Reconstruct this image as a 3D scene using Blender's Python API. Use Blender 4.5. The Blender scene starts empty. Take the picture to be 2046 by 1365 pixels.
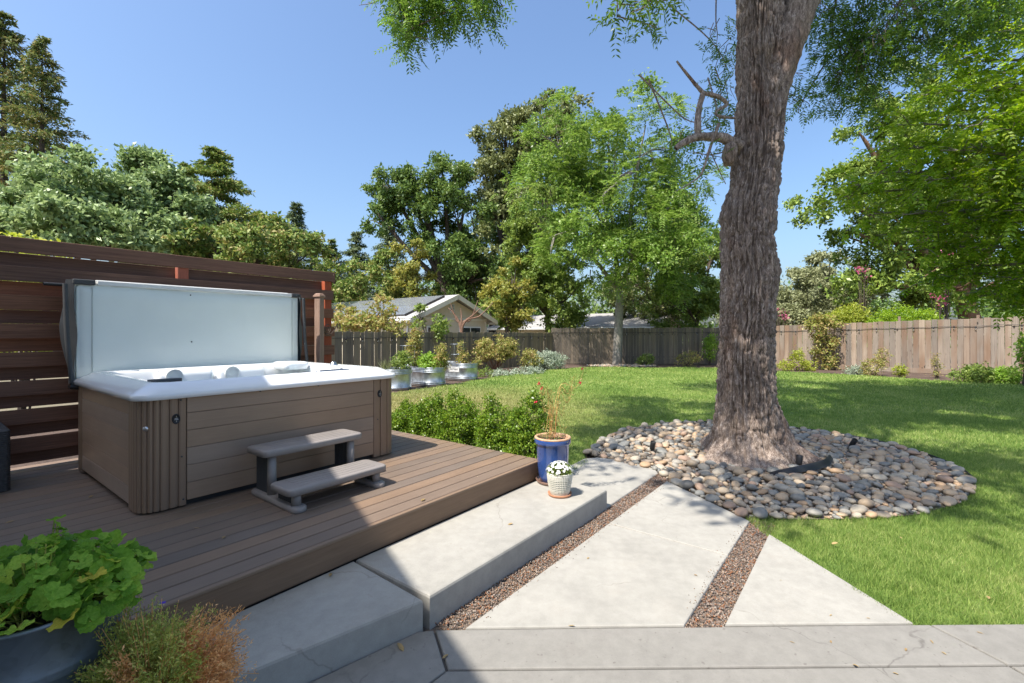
import bpy, bmesh, math, random
import numpy as np
from mathutils import Vector, Matrix

# ------------------------------------------------------------------ camera, sky, sun, exposure
sc = bpy.context.scene
COL = sc.collection
EYE = 1.65            # camera height above the path
FPX = 935.0           # focal length in photo pixels (2046 wide)
cam_d = bpy.data.cameras.new('camera'); cam = bpy.data.objects.new('camera', cam_d); COL.objects.link(cam)
cam.location = (0, 0, EYE); cam.rotation_euler = (math.pi/2, 0, 0)
cam_d.sensor_width = 36; cam_d.lens = 36*FPX/2046; cam_d.shift_y = -17.5/2046
cam_d.clip_start = 0.05; cam_d.clip_end = 2000
sc.camera = cam
SHX, SHY = 0.47, 0.42                                  # how far a shadow moves per metre of height
SUN_EL = math.atan(1/math.hypot(SHX, SHY))
w = bpy.data.worlds.new('World'); sc.world = w; w.use_nodes = True
wn = w.node_tree; bg = wn.nodes['Background']
sky = wn.nodes.new('ShaderNodeTexSky'); sky.sky_type = 'NISHITA'; sky.sun_disc = False
sky.sun_elevation = SUN_EL; sky.sun_rotation = math.atan2(-SHX, -SHY)
sky.altitude = 100; sky.air_density = 1.25; sky.dust_density = 3.6; sky.ozone_density = 7.0
wn.links.new(sky.outputs[0], bg.inputs[0]); bg.inputs[1].default_value = 0.112
sun_d = bpy.data.lights.new('sun', 'SUN'); sun = bpy.data.objects.new('sun', sun_d); COL.objects.link(sun)
sun_d.energy = 3.7; sun_d.angle = math.radians(0.55); sun_d.color = (1.0, 0.94, 0.85)
sun.rotation_euler = Vector((SHX, SHY, -1)).to_track_quat('-Z', 'Y').to_euler()
sun.location = (-6, -5, 14)
sc.view_settings.view_transform = 'Standard'; sc.view_settings.look = 'None'
sc.view_settings.exposure = 1.15; sc.view_settings.gamma = 1.0
sc.cycles.max_bounces = 8; sc.cycles.transparent_max_bounces = 8
sc.cycles.use_denoising = True

rng = np.random.default_rng(7); random.seed(7)
TH = math.atan2(.795, .607)                            # the deck's long axis
A = np.array((math.cos(TH), math.sin(TH))); B = np.array((-math.sin(TH), math.cos(TH)))
def st(s, t, z=0.0):
    p = s*A + t*B
    return (float(p[0]), float(p[1]), z)
def at(px, py, Y):                                     # photo direction at a real distance Y
    return np.array(((px-1023)/FPX*Y, Y, EYE+(665-py)/FPX*Y))

# ------------------------------------------------------------------ object helpers
def tag(o, label, cat=None, group=None, kind=None):
    o['label'] = label
    if cat: o['category'] = cat
    if group: o['group'] = group
    if kind: o['kind'] = kind
    return o
def empty(name, loc, rz=0.0):
    o = bpy.data.objects.new(name, None); COL.objects.link(o)
    o.location = loc; o.rotation_euler = (0, 0, rz); o.empty_display_size = .1
    return o
def link(name, me, mat=None, parent=None, loc=(0, 0, 0), rot=(0, 0, 0), scale=None, smooth=None):
    o = bpy.data.objects.new(name, me); COL.objects.link(o)
    if mat is not None and len(me.materials) == 0: me.materials.append(mat)
    if parent is not None: o.parent = parent
    o.location = loc; o.rotation_euler = rot
    if scale is not None: o.scale = scale
    if smooth is not None: shade(me, smooth)
    return o
def shade(me, smooth=True):
    me.polygons.foreach_set('use_smooth', [bool(smooth)]*len(me.polygons)); me.update()
def mesh_np(name, V, F, mat=None, smooth=False):
    V = np.asarray(V, dtype=np.float32); F = np.asarray(F, dtype=np.int32)
    me = bpy.data.meshes.new(name); n, k = F.shape
    me.vertices.add(len(V)); me.vertices.foreach_set('co', V.ravel())
    me.loops.add(n*k); me.loops.foreach_set('vertex_index', F.ravel())
    me.polygons.add(n); me.polygons.foreach_set('loop_start', np.arange(0, n*k, k, dtype=np.int32))
    me.update(calc_edges=True)
    if smooth: shade(me)
    if mat: me.materials.append(mat)
    return me
def bm_mesh(name, bm, mat=None, smooth=False):
    me = bpy.data.meshes.new(name); bm.to_mesh(me); bm.free()
    if smooth: shade(me)
    if mat: me.materials.append(mat)
    return me
def box_me(name, x0, x1, y0, y1, z0, z1, mat=None, bev=0.0, seg=1):
    bm = bmesh.new(); bmesh.ops.create_cube(bm, size=1)
    for v in bm.verts:
        v.co = Vector(((x0+x1)/2+v.co.x*(x1-x0), (y0+y1)/2+v.co.y*(y1-y0), (z0+z1)/2+v.co.z*(z1-z0)))
    if bev > 0: bmesh.ops.bevel(bm, geom=bm.edges[:], offset=bev, segments=seg, affect='EDGES', profile=.5)
    return bm_mesh(name, bm, mat, smooth=False)
def poly_me(name, pts, z0, z1, mat=None, bev=0.0, seg=2):
    """extruded polygon slab with eased top edges"""
    bm = bmesh.new()
    a = 0.5*sum(pts[i][0]*pts[(i+1) % len(pts)][1]-pts[(i+1) % len(pts)][0]*pts[i][1] for i in range(len(pts)))
    if a < 0: pts = pts[::-1]
    top = [bm.verts.new((p[0], p[1], z1)) for p in pts]; bot = [bm.verts.new((p[0], p[1], z0)) for p in pts]
    f = bm.faces.new(top); bm.faces.new(bot[::-1]); n = len(pts)
    for i in range(n): bm.faces.new((bot[i], bot[(i+1) % n], top[(i+1) % n], top[i]))
    if bev > 0:
        bmesh.ops.bevel(bm, geom=list(f.edges), offset=bev, segments=seg, affect='EDGES', profile=.5)
    bmesh.ops.recalc_face_normals(bm, faces=bm.faces[:])
    return bm_mesh(name, bm, mat)
def sheet_me(name, pts, z, mat=None):
    bm = bmesh.new(); bm.faces.new([bm.verts.new((p[0], p[1], z)) for p in pts])
    bmesh.ops.recalc_face_normals(bm, faces=bm.faces[:])
    for f in bm.faces:
        if f.normal.z < 0: f.normal_flip()
    return bm_mesh(name, bm, mat)
def loft_me(name, loops, mat=None, cap0=False, cap1=False, smooth=True):
    loops = [np.asarray(l, float) for l in loops]; n = len(loops[0]); V = np.concatenate(loops)
    faces = []
    for i in range(len(loops)-1):
        for j in range(n):
            faces.append((i*n+j, i*n+(j+1) % n, (i+1)*n+(j+1) % n, (i+1)*n+j))
    if cap0: faces.append(tuple(range(n))[::-1])
    if cap1: faces.append(tuple((len(loops)-1)*n+j for j in range(n)))
    me = bpy.data.meshes.new(name); me.from_pydata(V.tolist(), [], faces)
    if smooth: shade(me)
    if mat: me.materials.append(mat)
    bm = bmesh.new(); bm.from_mesh(me); bmesh.ops.recalc_face_normals(bm, faces=bm.faces[:]); bm.to_mesh(me); bm.free()
    return me
def circ(r, z, n=32, cx=0, cy=0, ry=None):
    a = np.linspace(0, 2*math.pi, n, endpoint=False)
    return np.stack([cx+r*np.cos(a), cy+(ry or r)*np.sin(a), np.full(n, z)], 1)
def lathe_me(name, prof, mat=None, n=36, cap0=True, cap1=False, smooth=True):
    return loft_me(name, [circ(r, z, n) for r, z in prof], mat, cap0, cap1, smooth)
def rrect(x0, x1, y0, y1, r, z, k=6):
    pts = []
    for cx, cy, a0 in ((x1-r, y1-r, 0), (x0+r, y1-r, 90), (x0+r, y0+r, 180), (x1-r, y0+r, 270)):
        for i in range(k+1):
            a = math.radians(a0+90*i/k); pts.append((cx+r*math.cos(a), cy+r*math.sin(a), z))
    return np.array(pts)
def tube_np(path, radii, n=8):
    """swept tube along a polyline -> V, F (quads)"""
    P = np.asarray(path, float); R = np.broadcast_to(np.asarray(radii, float), (len(P),))
    T = np.gradient(P, axis=0); T /= np.linalg.norm(T, axis=1)[:, None]+1e-9
    u = np.array((0, 0, 1.0)) if abs(T[0][2]) < .9 else np.array((1.0, 0, 0))
    V = []; a = np.linspace(0, 2*math.pi, n, endpoint=False)
    for i in range(len(P)):
        u = u-T[i]*np.dot(u, T[i]); u /= np.linalg.norm(u)+1e-9
        v = np.cross(T[i], u); V.append(P[i]+R[i]*(np.cos(a)[:, None]*u+np.sin(a)[:, None]*v))
    F = [(i*n+j, i*n+(j+1) % n, (i+1)*n+(j+1) % n, (i+1)*n+j) for i in range(len(P)-1) for j in range(n)]
    return np.concatenate(V), np.array(F)
def tubes_me(name, items, mat=None, n=7, smooth=True):
    Vs, Fs, o = [], [], 0
    for path, rad in items:
        V, F = tube_np(path, rad, n); Vs.append(V); Fs.append(F+o); o += len(V)
    return mesh_np(name, np.concatenate(Vs), np.concatenate(Fs), mat, smooth)
def smooth_path(pts, k=6):
    """Catmull-Rom through points (any number of columns)"""
    P = np.asarray(pts, float); P = np.vstack([2*P[0]-P[1], P, 2*P[-1]-P[-2]]); out = []
    for i in range(1, len(P)-2):
        for q in range(k):
            t = q/k
            out.append(.5*((2*P[i])+(-P[i-1]+P[i+1])*t+(2*P[i-1]-5*P[i]+4*P[i+1]-P[i+2])*t*t+(-P[i-1]+3*P[i]-3*P[i+1]+P[i+2])*t**3))
    out.append(P[-2]); return np.array(out)
def in_poly(px, py, poly):
    c = np.zeros(len(px), bool); n = len(poly); j = n-1
    for i in range(n):
        xi, yi = poly[i][:2]; xj, yj = poly[j][:2]
        m = ((yi > py) != (yj > py)) & (px < (xj-xi)*(py-yi)/(yj-yi+1e-12)+xi); c ^= m; j = i
    return c
def vnoise(p):
    """value noise 0..1 on an (n,3) array"""
    i = np.floor(p).astype(np.int64); f = p-i; f = f*f*(3-2*f)
    def h(ix, iy, iz):
        x = (ix*374761393+iy*668265263+iz*1274126177) & 0xffffffff
        x = ((x ^ (x >> 13))*1274126177) & 0xffffffff
        x = ((x ^ (x >> 16))*2246822519) & 0xffffffff
        return ((x ^ (x >> 13)) & 0xffffff)/float(0xffffff)
    r = 0
    for dx in (0, 1):
        for dy in (0, 1):
            for dz in (0, 1):
                wgt = (f[:, 0] if dx else 1-f[:, 0])*(f[:, 1] if dy else 1-f[:, 1])*(f[:, 2] if dz else 1-f[:, 2])
                r = r+wgt*h(i[:, 0]+dx, i[:, 1]+dy, i[:, 2]+dz)
    return r

# ------------------------------------------------------------------ material helpers
class MT:
    def __init__(self, name):
        self.m = bpy.data.materials.new(name); self.m.use_nodes = True; self.t = self.m.node_tree
        self.b = self.t.nodes['Principled BSDF']; self.out = self.t.nodes['Material Output']
    def n(self, typ, ins=None, **props):
        nd = self.t.nodes.new('ShaderNode'+typ)
        for k, v in props.items(): setattr(nd, k, v)
        for k, v in (ins or {}).items(): self.set(nd.inputs[k], v)
        return nd
    def set(self, sock, v):
        if isinstance(v, bpy.types.NodeSocket): self.t.links.new(v, sock)
        elif isinstance(v, (tuple, list)) and sock.type == 'RGBA' and len(v) == 3: sock.default_value = (*v, 1)
        else: sock.default_value = v
    def p(self, **kw):
        for k, v in kw.items(): self.set(self.b.inputs[k.replace('_', ' ')], v)
    def coord(self, out='Object', scale=(1, 1, 1), add=None):
        c = self.n('TexCoord').outputs[out]
        mp = self.n('Mapping', {'Vector': c, 'Scale': scale})
        if add is not None: self.t.links.new(add, mp.inputs['Location'])
        return mp.outputs[0]
    def noise(self, vec, scale=5, detail=4, rough=.55, w=None):
        nd = self.n('TexNoise', {'Scale': scale, 'Detail': detail, 'Roughness': rough})
        if w is not None:
            nd.noise_dimensions = '4D'; self.set(nd.inputs['W'], w)
        self.t.links.new(vec, nd.inputs['Vector']); return nd.outputs[0]
    def ramp(self, fac, stops, interp='LINEAR'):
        nd = self.n('ValToRGB'); cr = nd.color_ramp; cr.interpolation = interp
        while len(cr.elements) < len(stops): cr.elements.new(.5)
        for e, (p, c) in zip(cr.elements, stops):
            e.position = p; e.color = (*c, 1) if len(c) == 3 else c
        self.t.links.new(fac, nd.inputs[0]); return nd.outputs[0]
    def mix(self, a, b, fac, mode='MIX'):
        nd = self.n('Mix', data_type='RGBA', blend_type=mode)
        self.set(nd.inputs[0], fac); self.set(nd.inputs[6], a); self.set(nd.inputs[7], b); return nd.outputs[2]
    def math(self, op, a, b=0.0):
        nd = self.n('Math', operation=op); self.set(nd.inputs[0], a); self.set(nd.inputs[1], b); return nd.outputs[0]
    def bump(self, h, strength=.3, dist=.01):
        nd = self.n('Bump', {'Height': h, 'Strength': strength, 'Distance': dist})
        self.t.links.new(nd.outputs[0], self.b.inputs['Normal']); return nd
def c3(c, k): return tuple(min(1, x*k) for x in c)
def m_plain(name, col, rough=.5, metal=0.0, coat=0.0, var=.12, scale=6, bump=0.0, bscale=80):
    m = MT(name); v = m.coord(); nz = m.noise(v, scale, 4)
    m.p(Base_Color=m.ramp(nz, [(.3, c3(col, 1-var)), (.7, c3(col, 1+var))]), Roughness=rough, Metallic=metal)
    m.b.inputs['Coat Weight'].default_value = coat
    if bump: m.bump(m.noise(v, bscale, 3), bump, .004)
    return m.m
def m_wood(name, dark, light, axis='x', rough=.65, freq=9, rnd=.5, knots=False, bump=.35, tint=None):
    """long-grained wood, another grain and tone on each board"""
    m = MT(name); r = m.n('ObjectInfo').outputs['Random']; wv = m.math('MULTIPLY', r, 37.0)
    sc_ = {'x': (.35, freq, freq), 'y': (freq, .35, freq), 'z': (freq, freq, .35)}[axis]
    v = m.coord('Object', sc_); g = m.noise(v, 4, 5, .6, wv); f = m.noise(v, 22, 3, .6, wv)
    big = m.noise(m.coord('Object', (1, 1, 1)), 2.2, 3, .5, wv)
    col = m.ramp(g, [(.25, dark), (.75, light)])
    col = m.mix(col, m.ramp(f, [(.3, c3(dark, .75)), (.7, c3(light, 1.15))]), .35)
    val = m.math('ADD', m.math('MULTIPLY', m.math('SUBTRACT', r, .5), rnd), m.math('ADD', m.math('MULTIPLY', big, .5), .75))
    hs = m.n('HueSaturation', {'Color': col, 'Value': val, 'Saturation': m.math('ADD', m.math('MULTIPLY', r, .35), .8)})
    col = hs.outputs[0]
    if tint is not None:
        tn = m.noise(m.coord('Object', (1, 1, .6)), 1.3, 3, .5, m.math('ADD', wv, 9.0))
        col = m.mix(col, tint, m.ramp(tn, [(.46, (0, 0, 0)), (.62, (.8, .8, .8))]))
    if knots:
        vo = m.n('TexVoronoi', {'Vector': m.coord('Object', (5.2, 5.2, 5.5)), 'Scale': 1.0, 'Randomness': 1.0})
        vo.voronoi_dimensions = '4D'; m.set(vo.inputs['W'], wv)
        col = m.mix(col, c3(dark, .3), m.ramp(vo.outputs['Distance'], [(.10, (1, 1, 1)), (.19, (0, 0, 0))]))
    m.p(Base_Color=col, Roughness=rough); m.bump(m.mix(g, f, .5), bump, .004)
    return m.m
def m_leaf(name, cols, trans=.35, rough=.45, clump=1.6, spec=.35, tcol=None):
    """leaf: tone per leaf and per clump, light passing through"""
    m = MT(name); g = m.n('NewGeometry'); isl = g.outputs['Random Per Island']
    cl = m.noise(g.outputs['Position'], clump, 2)
    f = m.math('ADD', m.math('MULTIPLY', isl, .6), m.math('MULTIPLY', cl, .55))
    k = len(cols); col = m.ramp(f, [(.12+.8*i/max(1, k-1), c) for i, c in enumerate(cols)])
    m.p(Base_Color=col, Roughness=rough); m.b.inputs['Specular IOR Level'].default_value = spec
    t = m.n('BsdfTranslucent'); hs = m.n('HueSaturation', {'Color': col, 'Hue': .49, 'Saturation': 1.05, 'Value': 1.7})
    m.t.links.new(hs.outputs[0], t.inputs[0])
    mx = m.n('MixShader', {0: trans}); m.t.links.new(m.b.outputs[0], mx.inputs[1]); m.t.links.new(t.outputs[0], mx.inputs[2])
    m.t.links.new(mx.outputs[0], m.out.inputs[0]); return m.m
def m_concrete(name, col, rough=.8, stain=(.3, .27, .23)):
    m = MT(name); v = m.coord('Object'); oi = m.math('MULTIPLY', m.n('ObjectInfo').outputs['Random'], 19.0)
    a = m.noise(v, 1.7, 6, .62, oi); b = m.noise(v, 14, 5, .6, oi); c = m.noise(v, 160, 2, .5, oi)
    cc = m.mix(m.ramp(a, [(.36, c3(col, .76)), (.5, col), (.62, c3(col, 1.12))]), m.ramp(b, [(.38, c3(col, .78)), (.62, c3(col, 1.12))]), .45)
    sp = m.noise(v, 34, 2, .5, oi); cc = m.mix(cc, stain, m.ramp(sp, [(.66, (0, 0, 0)), (.74, (.75, .75, .75))]))
    st_ = m.noise(v, 3.1, 5, .7, m.math('ADD', oi, 5.0)); cc = m.mix(cc, c3(stain, 1.2), m.ramp(st_, [(.54, (0, 0, 0)), (.78, (.5, .5, .5))]))
    cc = m.mix(cc, m.ramp(c, [(.3, c3(col, .8)), (.7, c3(col, 1.15))]), .25)
    wob = m.n('VectorMath', {0: v}, operation='ADD'); nv = m.n('TexNoise', {'Vector': v, 'Scale': 3.0, 'Detail': 4.0}); m.t.links.new(m.n('VectorMath', {0: nv.outputs[1], 1: (.35, .35, .35)}, operation='MULTIPLY').outputs[0], wob.inputs[1])
    vo = m.n('TexVoronoi', {'Vector': wob.outputs[0], 'Scale': .55}, feature='DISTANCE_TO_EDGE'); ck = m.math('MULTIPLY', m.ramp(vo.outputs[0], [(.0012, (.55, .55, .55)), (.0035, (0, 0, 0))]), m.ramp(a, [(.45, (0, 0, 0)), (.55, (1, 1, 1))]))
    cc = m.mix(cc, c3(stain, .6), ck)
    m.p(Base_Color=cc, Roughness=rough); m.bump(m.mix(b, c, .5), .25, .004); return m.m
M = {}
M['concrete'] = m_concrete('pale_concrete', (.335, .32, .285))
M['patio'] = m_concrete('grey_patio_concrete', (.225, .214, .192), stain=(.11, .095, .085))
M['joint'] = m_plain('dark_joint', (.06, .055, .05), .95)
M['deckboard'] = m_wood('composite_deck', (.145, .10, .070), (.215, .153, .109), 'x', .6, 26, .36, bump=.15)
M['fascia'] = m_wood('deck_fascia', (.15, .085, .045), (.22, .135, .08), 'x', .6, 14, .2, bump=.12)
M['screen'] = m_wood('dark_redwood', (.06, .026, .016), (.26, .132, .085), 'x', .75, 18, .7, bump=.5)
M['redpost'] = m_wood('red_stained_post', (.25, .065, .035), (.38, .11, .06), 'z', .7, 10, .2)
M['brownpost'] = m_wood('brown_post', (.22, .115, .07), (.38, .23, .15), 'z', .65, 10, .2)
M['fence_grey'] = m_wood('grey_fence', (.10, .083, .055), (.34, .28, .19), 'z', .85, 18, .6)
M['fence_brown_shaded'] = m_wood('shaded_brown_fence', (.07, .056, .042), (.235, .19, .14), 'z', .85, 18, .6)  # back fence: darker brown, with the tree shade put into the board colour
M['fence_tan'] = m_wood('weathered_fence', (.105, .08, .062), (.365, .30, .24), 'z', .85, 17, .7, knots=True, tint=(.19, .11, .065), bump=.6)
M['cabinet'] = m_wood('tub_cabinet', (.275, .178, .115), (.345, .232, .155), 'x', .42, 30, .08, bump=.06)
M['corner'] = m_plain('tub_corner', (.245, .16, .105), .38, var=.05)
M['acrylic'] = m_plain('white_acrylic', (.82, .83, .84), .16, coat=.6, var=.015)
M['vinyl'] = m_plain('pale_vinyl', (.80, .85, .80), .45, var=.03, scale=2, bump=.12, bscale=14)
M['darkvinyl'] = m_plain('dark_vinyl', (.012, .015, .02), .6, var=.2, bump=.25, bscale=18)
M['greyvinyl'] = m_plain('grey_vinyl', (.07, .09, .10), .6, var=.15, bump=.25, bscale=18)
M['white'] = m_plain('white_plastic', (.74, .74, .72), .4, var=.03)
M['black'] = m_plain('black_plastic', (.018, .018, .02), .45, var=.2)
M['steel'] = m_plain('steel', (.6, .6, .62), .3, 1.0, var=.05)
M['plastic'] = m_plain('grey_step_plastic', (.25, .225, .21), .5, var=.05, bump=.08, bscale=60)
M['rubber'] = m_plain('dark_ribbed_plastic', (.05, .052, .055), .55, var=.08)
def m_galv(name, col=(.50, .54, .57), rough=.34):
    m = MT(name); v = m.coord('Object'); vo = m.n('TexVoronoi', {'Vector': v, 'Scale': 38.0}); nz = m.noise(v, 5, 5, .6)
    c = m.mix(m.ramp(nz, [(.36, c3(col, .5)), (.64, c3(col, 1.2))]), m.ramp(m.n('SeparateColor', {0: vo.outputs['Color']}).outputs[0], [(0, c3(col, .75)), (1, c3(col, 1.15))]), .35)
    m.p(Base_Color=c, Metallic=.85, Roughness=m.ramp(nz, [(.2, (rough*.8,)*3), (.8, (rough*1.5,)*3)])); m.bump(nz, .1, .01); return m.m
M['galv'] = m_galv('galvanized_steel')
M['galv_dark'] = m_galv('aged_galvanized_steel', (.235, .28, .33), .5)
M['soil'] = m_plain('potting_soil', (.035, .024, .017), .95, var=.5, scale=40, bump=.9, bscale=60)
M['blue_glaze'] = m_plain('blue_glaze', (.028, .07, .235), .14, coat=.8, var=.25, scale=4)
M['terracotta'] = m_plain('terracotta', (.42, .2, .11), .8, var=.15, scale=20)
M['rawclay'] = m_plain('raw_clay_rim', (.50, .30, .18), .7, var=.2, scale=25)
M['brown_glaze'] = m_plain('brown_saucer', (.20, .12, .09), .35, var=.2)
M['cream_glaze'] = m_plain('cream_glaze', (.62, .60, .52), .3, var=.08, coat=.3)
M['green_grout'] = m_plain('green_glaze', (.25, .29, .25), .4, var=.15)
M['iron'] = m_plain('rusty_iron', (.10, .07, .055), .7, .3, var=.3)
M['stucco'] = m_plain('cream_siding', (.66, .57, .43), .85, var=.05, bump=.2)
M['trim'] = m_plain('cream_trim', (.74, .68, .56), .7, var=.04)
M['shingle'] = m_plain('grey_shingle', (.33, .32, .31), .9, var=.2, scale=14, bump=.5, bscale=30)
M['solar'] = m_plain('solar_glass', (.20, .21, .23), .18, var=.06, coat=.5)
M['solarframe'] = m_plain('solar_frame', (.045, .04, .04), .5, .3)
M['glass'] = m_plain('dark_window_glass', (.03, .035, .04), .06, coat=1.0)
M['white_paint'] = m_plain('white_paint', (.80, .80, .78), .6, var=.03)
M['wicker'] = m_plain('grey_wicker', (.045, .042, .042), .6, var=.45, scale=70)
def m_water():
    m = MT('clear_water'); m.p(Base_Color=(.85, .97, 1.0), Roughness=.02, IOR=1.33); m.b.inputs['Transmission Weight'].default_value = .95
    m.bump(m.noise(m.coord(), 9, 2), .08, .02); return m.m
M['water'] = m_water()
def m_bulb():
    m = MT('bulb_glass'); m.p(Base_Color=(.8, .75, .65), Roughness=.05, IOR=1.45); m.b.inputs['Transmission Weight'].default_value = .8; return m.m
M['bulb'] = m_bulb()
def m_bark(name, cols, fz=.22, sc_=26):
    m = MT(name); v = m.coord('Object', (1, 1, fz)); a = m.noise(v, sc_, 5, .65); b = m.noise(m.coord('Object', (1, 1, .5)), 2.2, 4, .6); c = m.noise(v, sc_*4, 3, .6)
    f = m.math('ADD', m.math('MULTIPLY', a, .6), m.math('MULTIPLY', c, .4))
    col = m.ramp(f, [(.34+.34*i/(len(cols)-1), k) for i, k in enumerate(cols)])
    col = m.mix(col, m.mix(col, (.62, .42, .32), 1.0, 'MULTIPLY'), m.ramp(b, [(.56, (0, 0, 0)), (.70, (.7, .7, .7))]))
    m.p(Base_Color=col, Roughness=.9); m.bump(f, .9, .02); return m.m
M['bark'] = m_bark('furrowed_bark', [(.065, .047, .037), (.235, .18, .145), (.50, .42, .36)])
M['bark_dark'] = m_bark('dark_bark', [(.035, .026, .02), (.085, .065, .05), (.13, .1, .08)], .3, 14)
M['bark_red'] = m_bark('reddish_bark', [(.12, .065, .042), (.22, .125, .085), (.30, .19, .13)], .3, 12)
M['bark_grey'] = m_bark('grey_bark', [(.12, .105, .09), (.23, .21, .18), (.31, .29, .26)], .4, 12)
def m_rock(name, island):
    m = MT(name); r = m.n('NewGeometry').outputs['Random Per Island'] if island else m.n('ObjectInfo').outputs['Random']
    pal = [(0.193, 0.193, 0.180), (0.412, 0.310, 0.207), (0.325, 0.298, 0.253), (0.362, 0.292, 0.212), (0.206, 0.201, 0.180), (0.362, 0.246, 0.150), (0.119, 0.117, 0.110), (0.375, 0.328, 0.258), (0.325, 0.257, 0.192), (0.250, 0.239, 0.212), (0.400, 0.298, 0.197), (0.338, 0.234, 0.170), (0.263, 0.216, 0.165)]
    col = m.ramp(r, [(i/len(pal), c) for i, c in enumerate(pal)], 'CONSTANT')
    p = m.n('NewGeometry').outputs['Position']; a = m.noise(p, 26, 4); b = m.noise(p, 210, 2)
    col = m.mix(col, m.mix(col, (1.22, 1.18, 1.12), 1.0, 'MULTIPLY'), m.ramp(a, [(.4, (0, 0, 0)), (.7, (1, 1, 1))]))
    col = m.mix(col, m.mix(col, (.55, .55, .56), 1.0, 'MULTIPLY'), m.ramp(b, [(.55, (0, 0, 0)), (.75, (.7, .7, .7))]))
    m.p(Base_Color=col, Roughness=.62); m.bump(b, .12, .003); return m.m
M['rock'] = m_rock('river_rock', False); M['rock_i'] = m_rock('river_pebbles', True)
def m_gravel():
    m = MT('reddish_gravel'); r = m.n('NewGeometry').outputs['Random Per Island']
    pal = [(.20, .135, .10), (.27, .205, .165), (.15, .105, .082), (.34, .28, .23), (.20, .17, .15), (.26, .11, .05), (.115, .09, .075), (.29, .185, .115)]
    m.p(Base_Color=m.ramp(r, [(i/len(pal), c) for i, c in enumerate(pal)], 'CONSTANT'), Roughness=.85); return m.m
M['gravel'] = m_gravel()
def m_ground(name, cols, s1, s2, bump=.6, dist=.02):
    m = MT(name); v = m.coord('Object'); a = m.noise(v, s1, 4); b = m.noise(v, s2, 5, .7)
    f = m.math('ADD', m.math('MULTIPLY', a, .5), m.math('MULTIPLY', b, .5)); m.p(Base_Color=m.ramp(f, [(.3+.4*i/(len(cols)-1), c) for i, c in enumerate(cols)]), Roughness=.95)
    m.bump(b, bump, dist); return m.m
M['earth'] = m_ground('dry_earth', [(.10, .08, .05), (.17, .14, .09), (.13, .15, .07)], .2, 6)
M['mulch'] = m_ground('dark_mulch', [(.03, .02, .015), (.09, .058, .042), (.15, .10, .075)], 1.5, 24, 1.0, .03)
M['bedsoil'] = m_ground('bed_soil', [(.07, .055, .042), (.15, .12, .095), (.24, .19, .15)], 5, 60, .9, .01)
def m_grass(name, blades):
    m = MT(name); g = m.n('NewGeometry'); pos = g.outputs['Position']
    n1 = m.noise(pos, .55, 4, .6); n2 = m.noise(pos, 5.5, 3, .6); n3 = m.noise(pos, 60, 2, .6) if not blades else g.outputs['Random Per Island']
    f = m.math('ADD', m.math('MULTIPLY', n1, .5), m.math('ADD', m.math('MULTIPLY', n2, .3), m.math('SUBTRACT', m.math('MULTIPLY', n3, .36), .07)))
    k = 1.0 if blades else .85
    col = m.ramp(f, [(.22, c3((.08, .15, .028), k)), (.45, c3((.175, .275, .055), k)), (.62, c3((.30, .38, .10), k)), (.82, c3((.55, .53, .24), k))])
    d = m.n('VectorMath', operation='DISTANCE'); m.t.links.new(m.n('Vector Math'.replace(' ', ''), {0: pos, 1: (1, 1, 0)}, operation='MULTIPLY').outputs[0], d.inputs[0]); d.inputs[1].default_value = (-2.2, 10.4, 0)
    dd = m.math('ADD', m.math('DIVIDE', d.outputs['Value'], 5.2), m.math('MULTIPLY', m.math('SUBTRACT', n2, .5), .9))
    dry = m.ramp(dd, [(.25, (.85, .85, .85)), (1.0, (0, 0, 0))])
    col = m.mix(col, m.ramp(n3, [(.2, (.25, .235, .085)), (.8, (.42, .36, .17))]), dry)
    m.p(Base_Color=col, Roughness=.6); m.b.inputs['Specular IOR Level'].default_value = .25
    if blades:
        t = m.n('BsdfTranslucent'); m.t.links.new(m.n('HueSaturation', {'Color': col, 'Value': 1.5}).outputs[0], t.inputs[0])
        mx = m.n('MixShader', {0: .35}); m.t.links.new(m.b.outputs[0], mx.inputs[1]); m.t.links.new(t.outputs[0], mx.inputs[2]); m.t.links.new(mx.outputs[0], m.out.inputs[0])
    else: m.bump(m.noise(pos, 90, 3), 1.0, .03)
    return m.m
M['lawn'] = m_grass('lawn_turf', False); M['grass'] = m_grass('grass_blades', True)

# ================================================================== THE SETTING
def struct(name, me, label):
    return tag(link(name, me), label, kind='structure')
struct('ground', sheet_me('ground', [(-700, -300), (700, -300), (700, 1200), (-700, 1200)], -.16, M['earth']), 'bare earth reaching out beyond the garden fences')
# lawn and planting bed outlines (metres, camera at the origin looking along +y)
BED = [(-6.9, 2.9), (26, 2.6), (27, 14), (22.3, 15.4), (11.3, 25.6), (2.1, 26.0), (-9.5, 10.8)]
struct('mulch_bed', sheet_me('mulch_bed', [(-10, 1.0), (27, 1.0), (27, 16), (11.3, 25.8), (2.1, 26.2), (-10.5, 9.5)], -.05, M['mulch']), 'dark bark mulch between lawn and fences')
LAWN = [(2.24, 2.655), (2.6, 2.645), (15, 2.71), (22, 7), (19.5, 11.5), (17.4, 14.3), (16.3, 15.1), (14.9, 16.4), (13.5, 18.6), (11.6, 20.2), (9.9, 22.3), (8.2, 22.6), (6.5, 22.2), (5.0, 22.9), (3.4, 22.6), (1.74, 21.1), (-.45, 18.15), (-1.97, 14.98), (-3.07, 13.3), (-5.0, 11.0), (-6.6, 8.7), (-5.2, 6.9), (-3.4, 7.3), (-1.8, 6.65), (.36, 5.0), (.95, 5.9), (1.0, 6.5), (1.6, 6.2), (2.10, 4.3), (2.085, 3.85)]
LAWN_S = [tuple(p) for p in LAWN]
struct('lawn', sheet_me('lawn', LAWN_S, -.022, M['lawn']), 'mown green lawn sweeping round the big tree')
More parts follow.
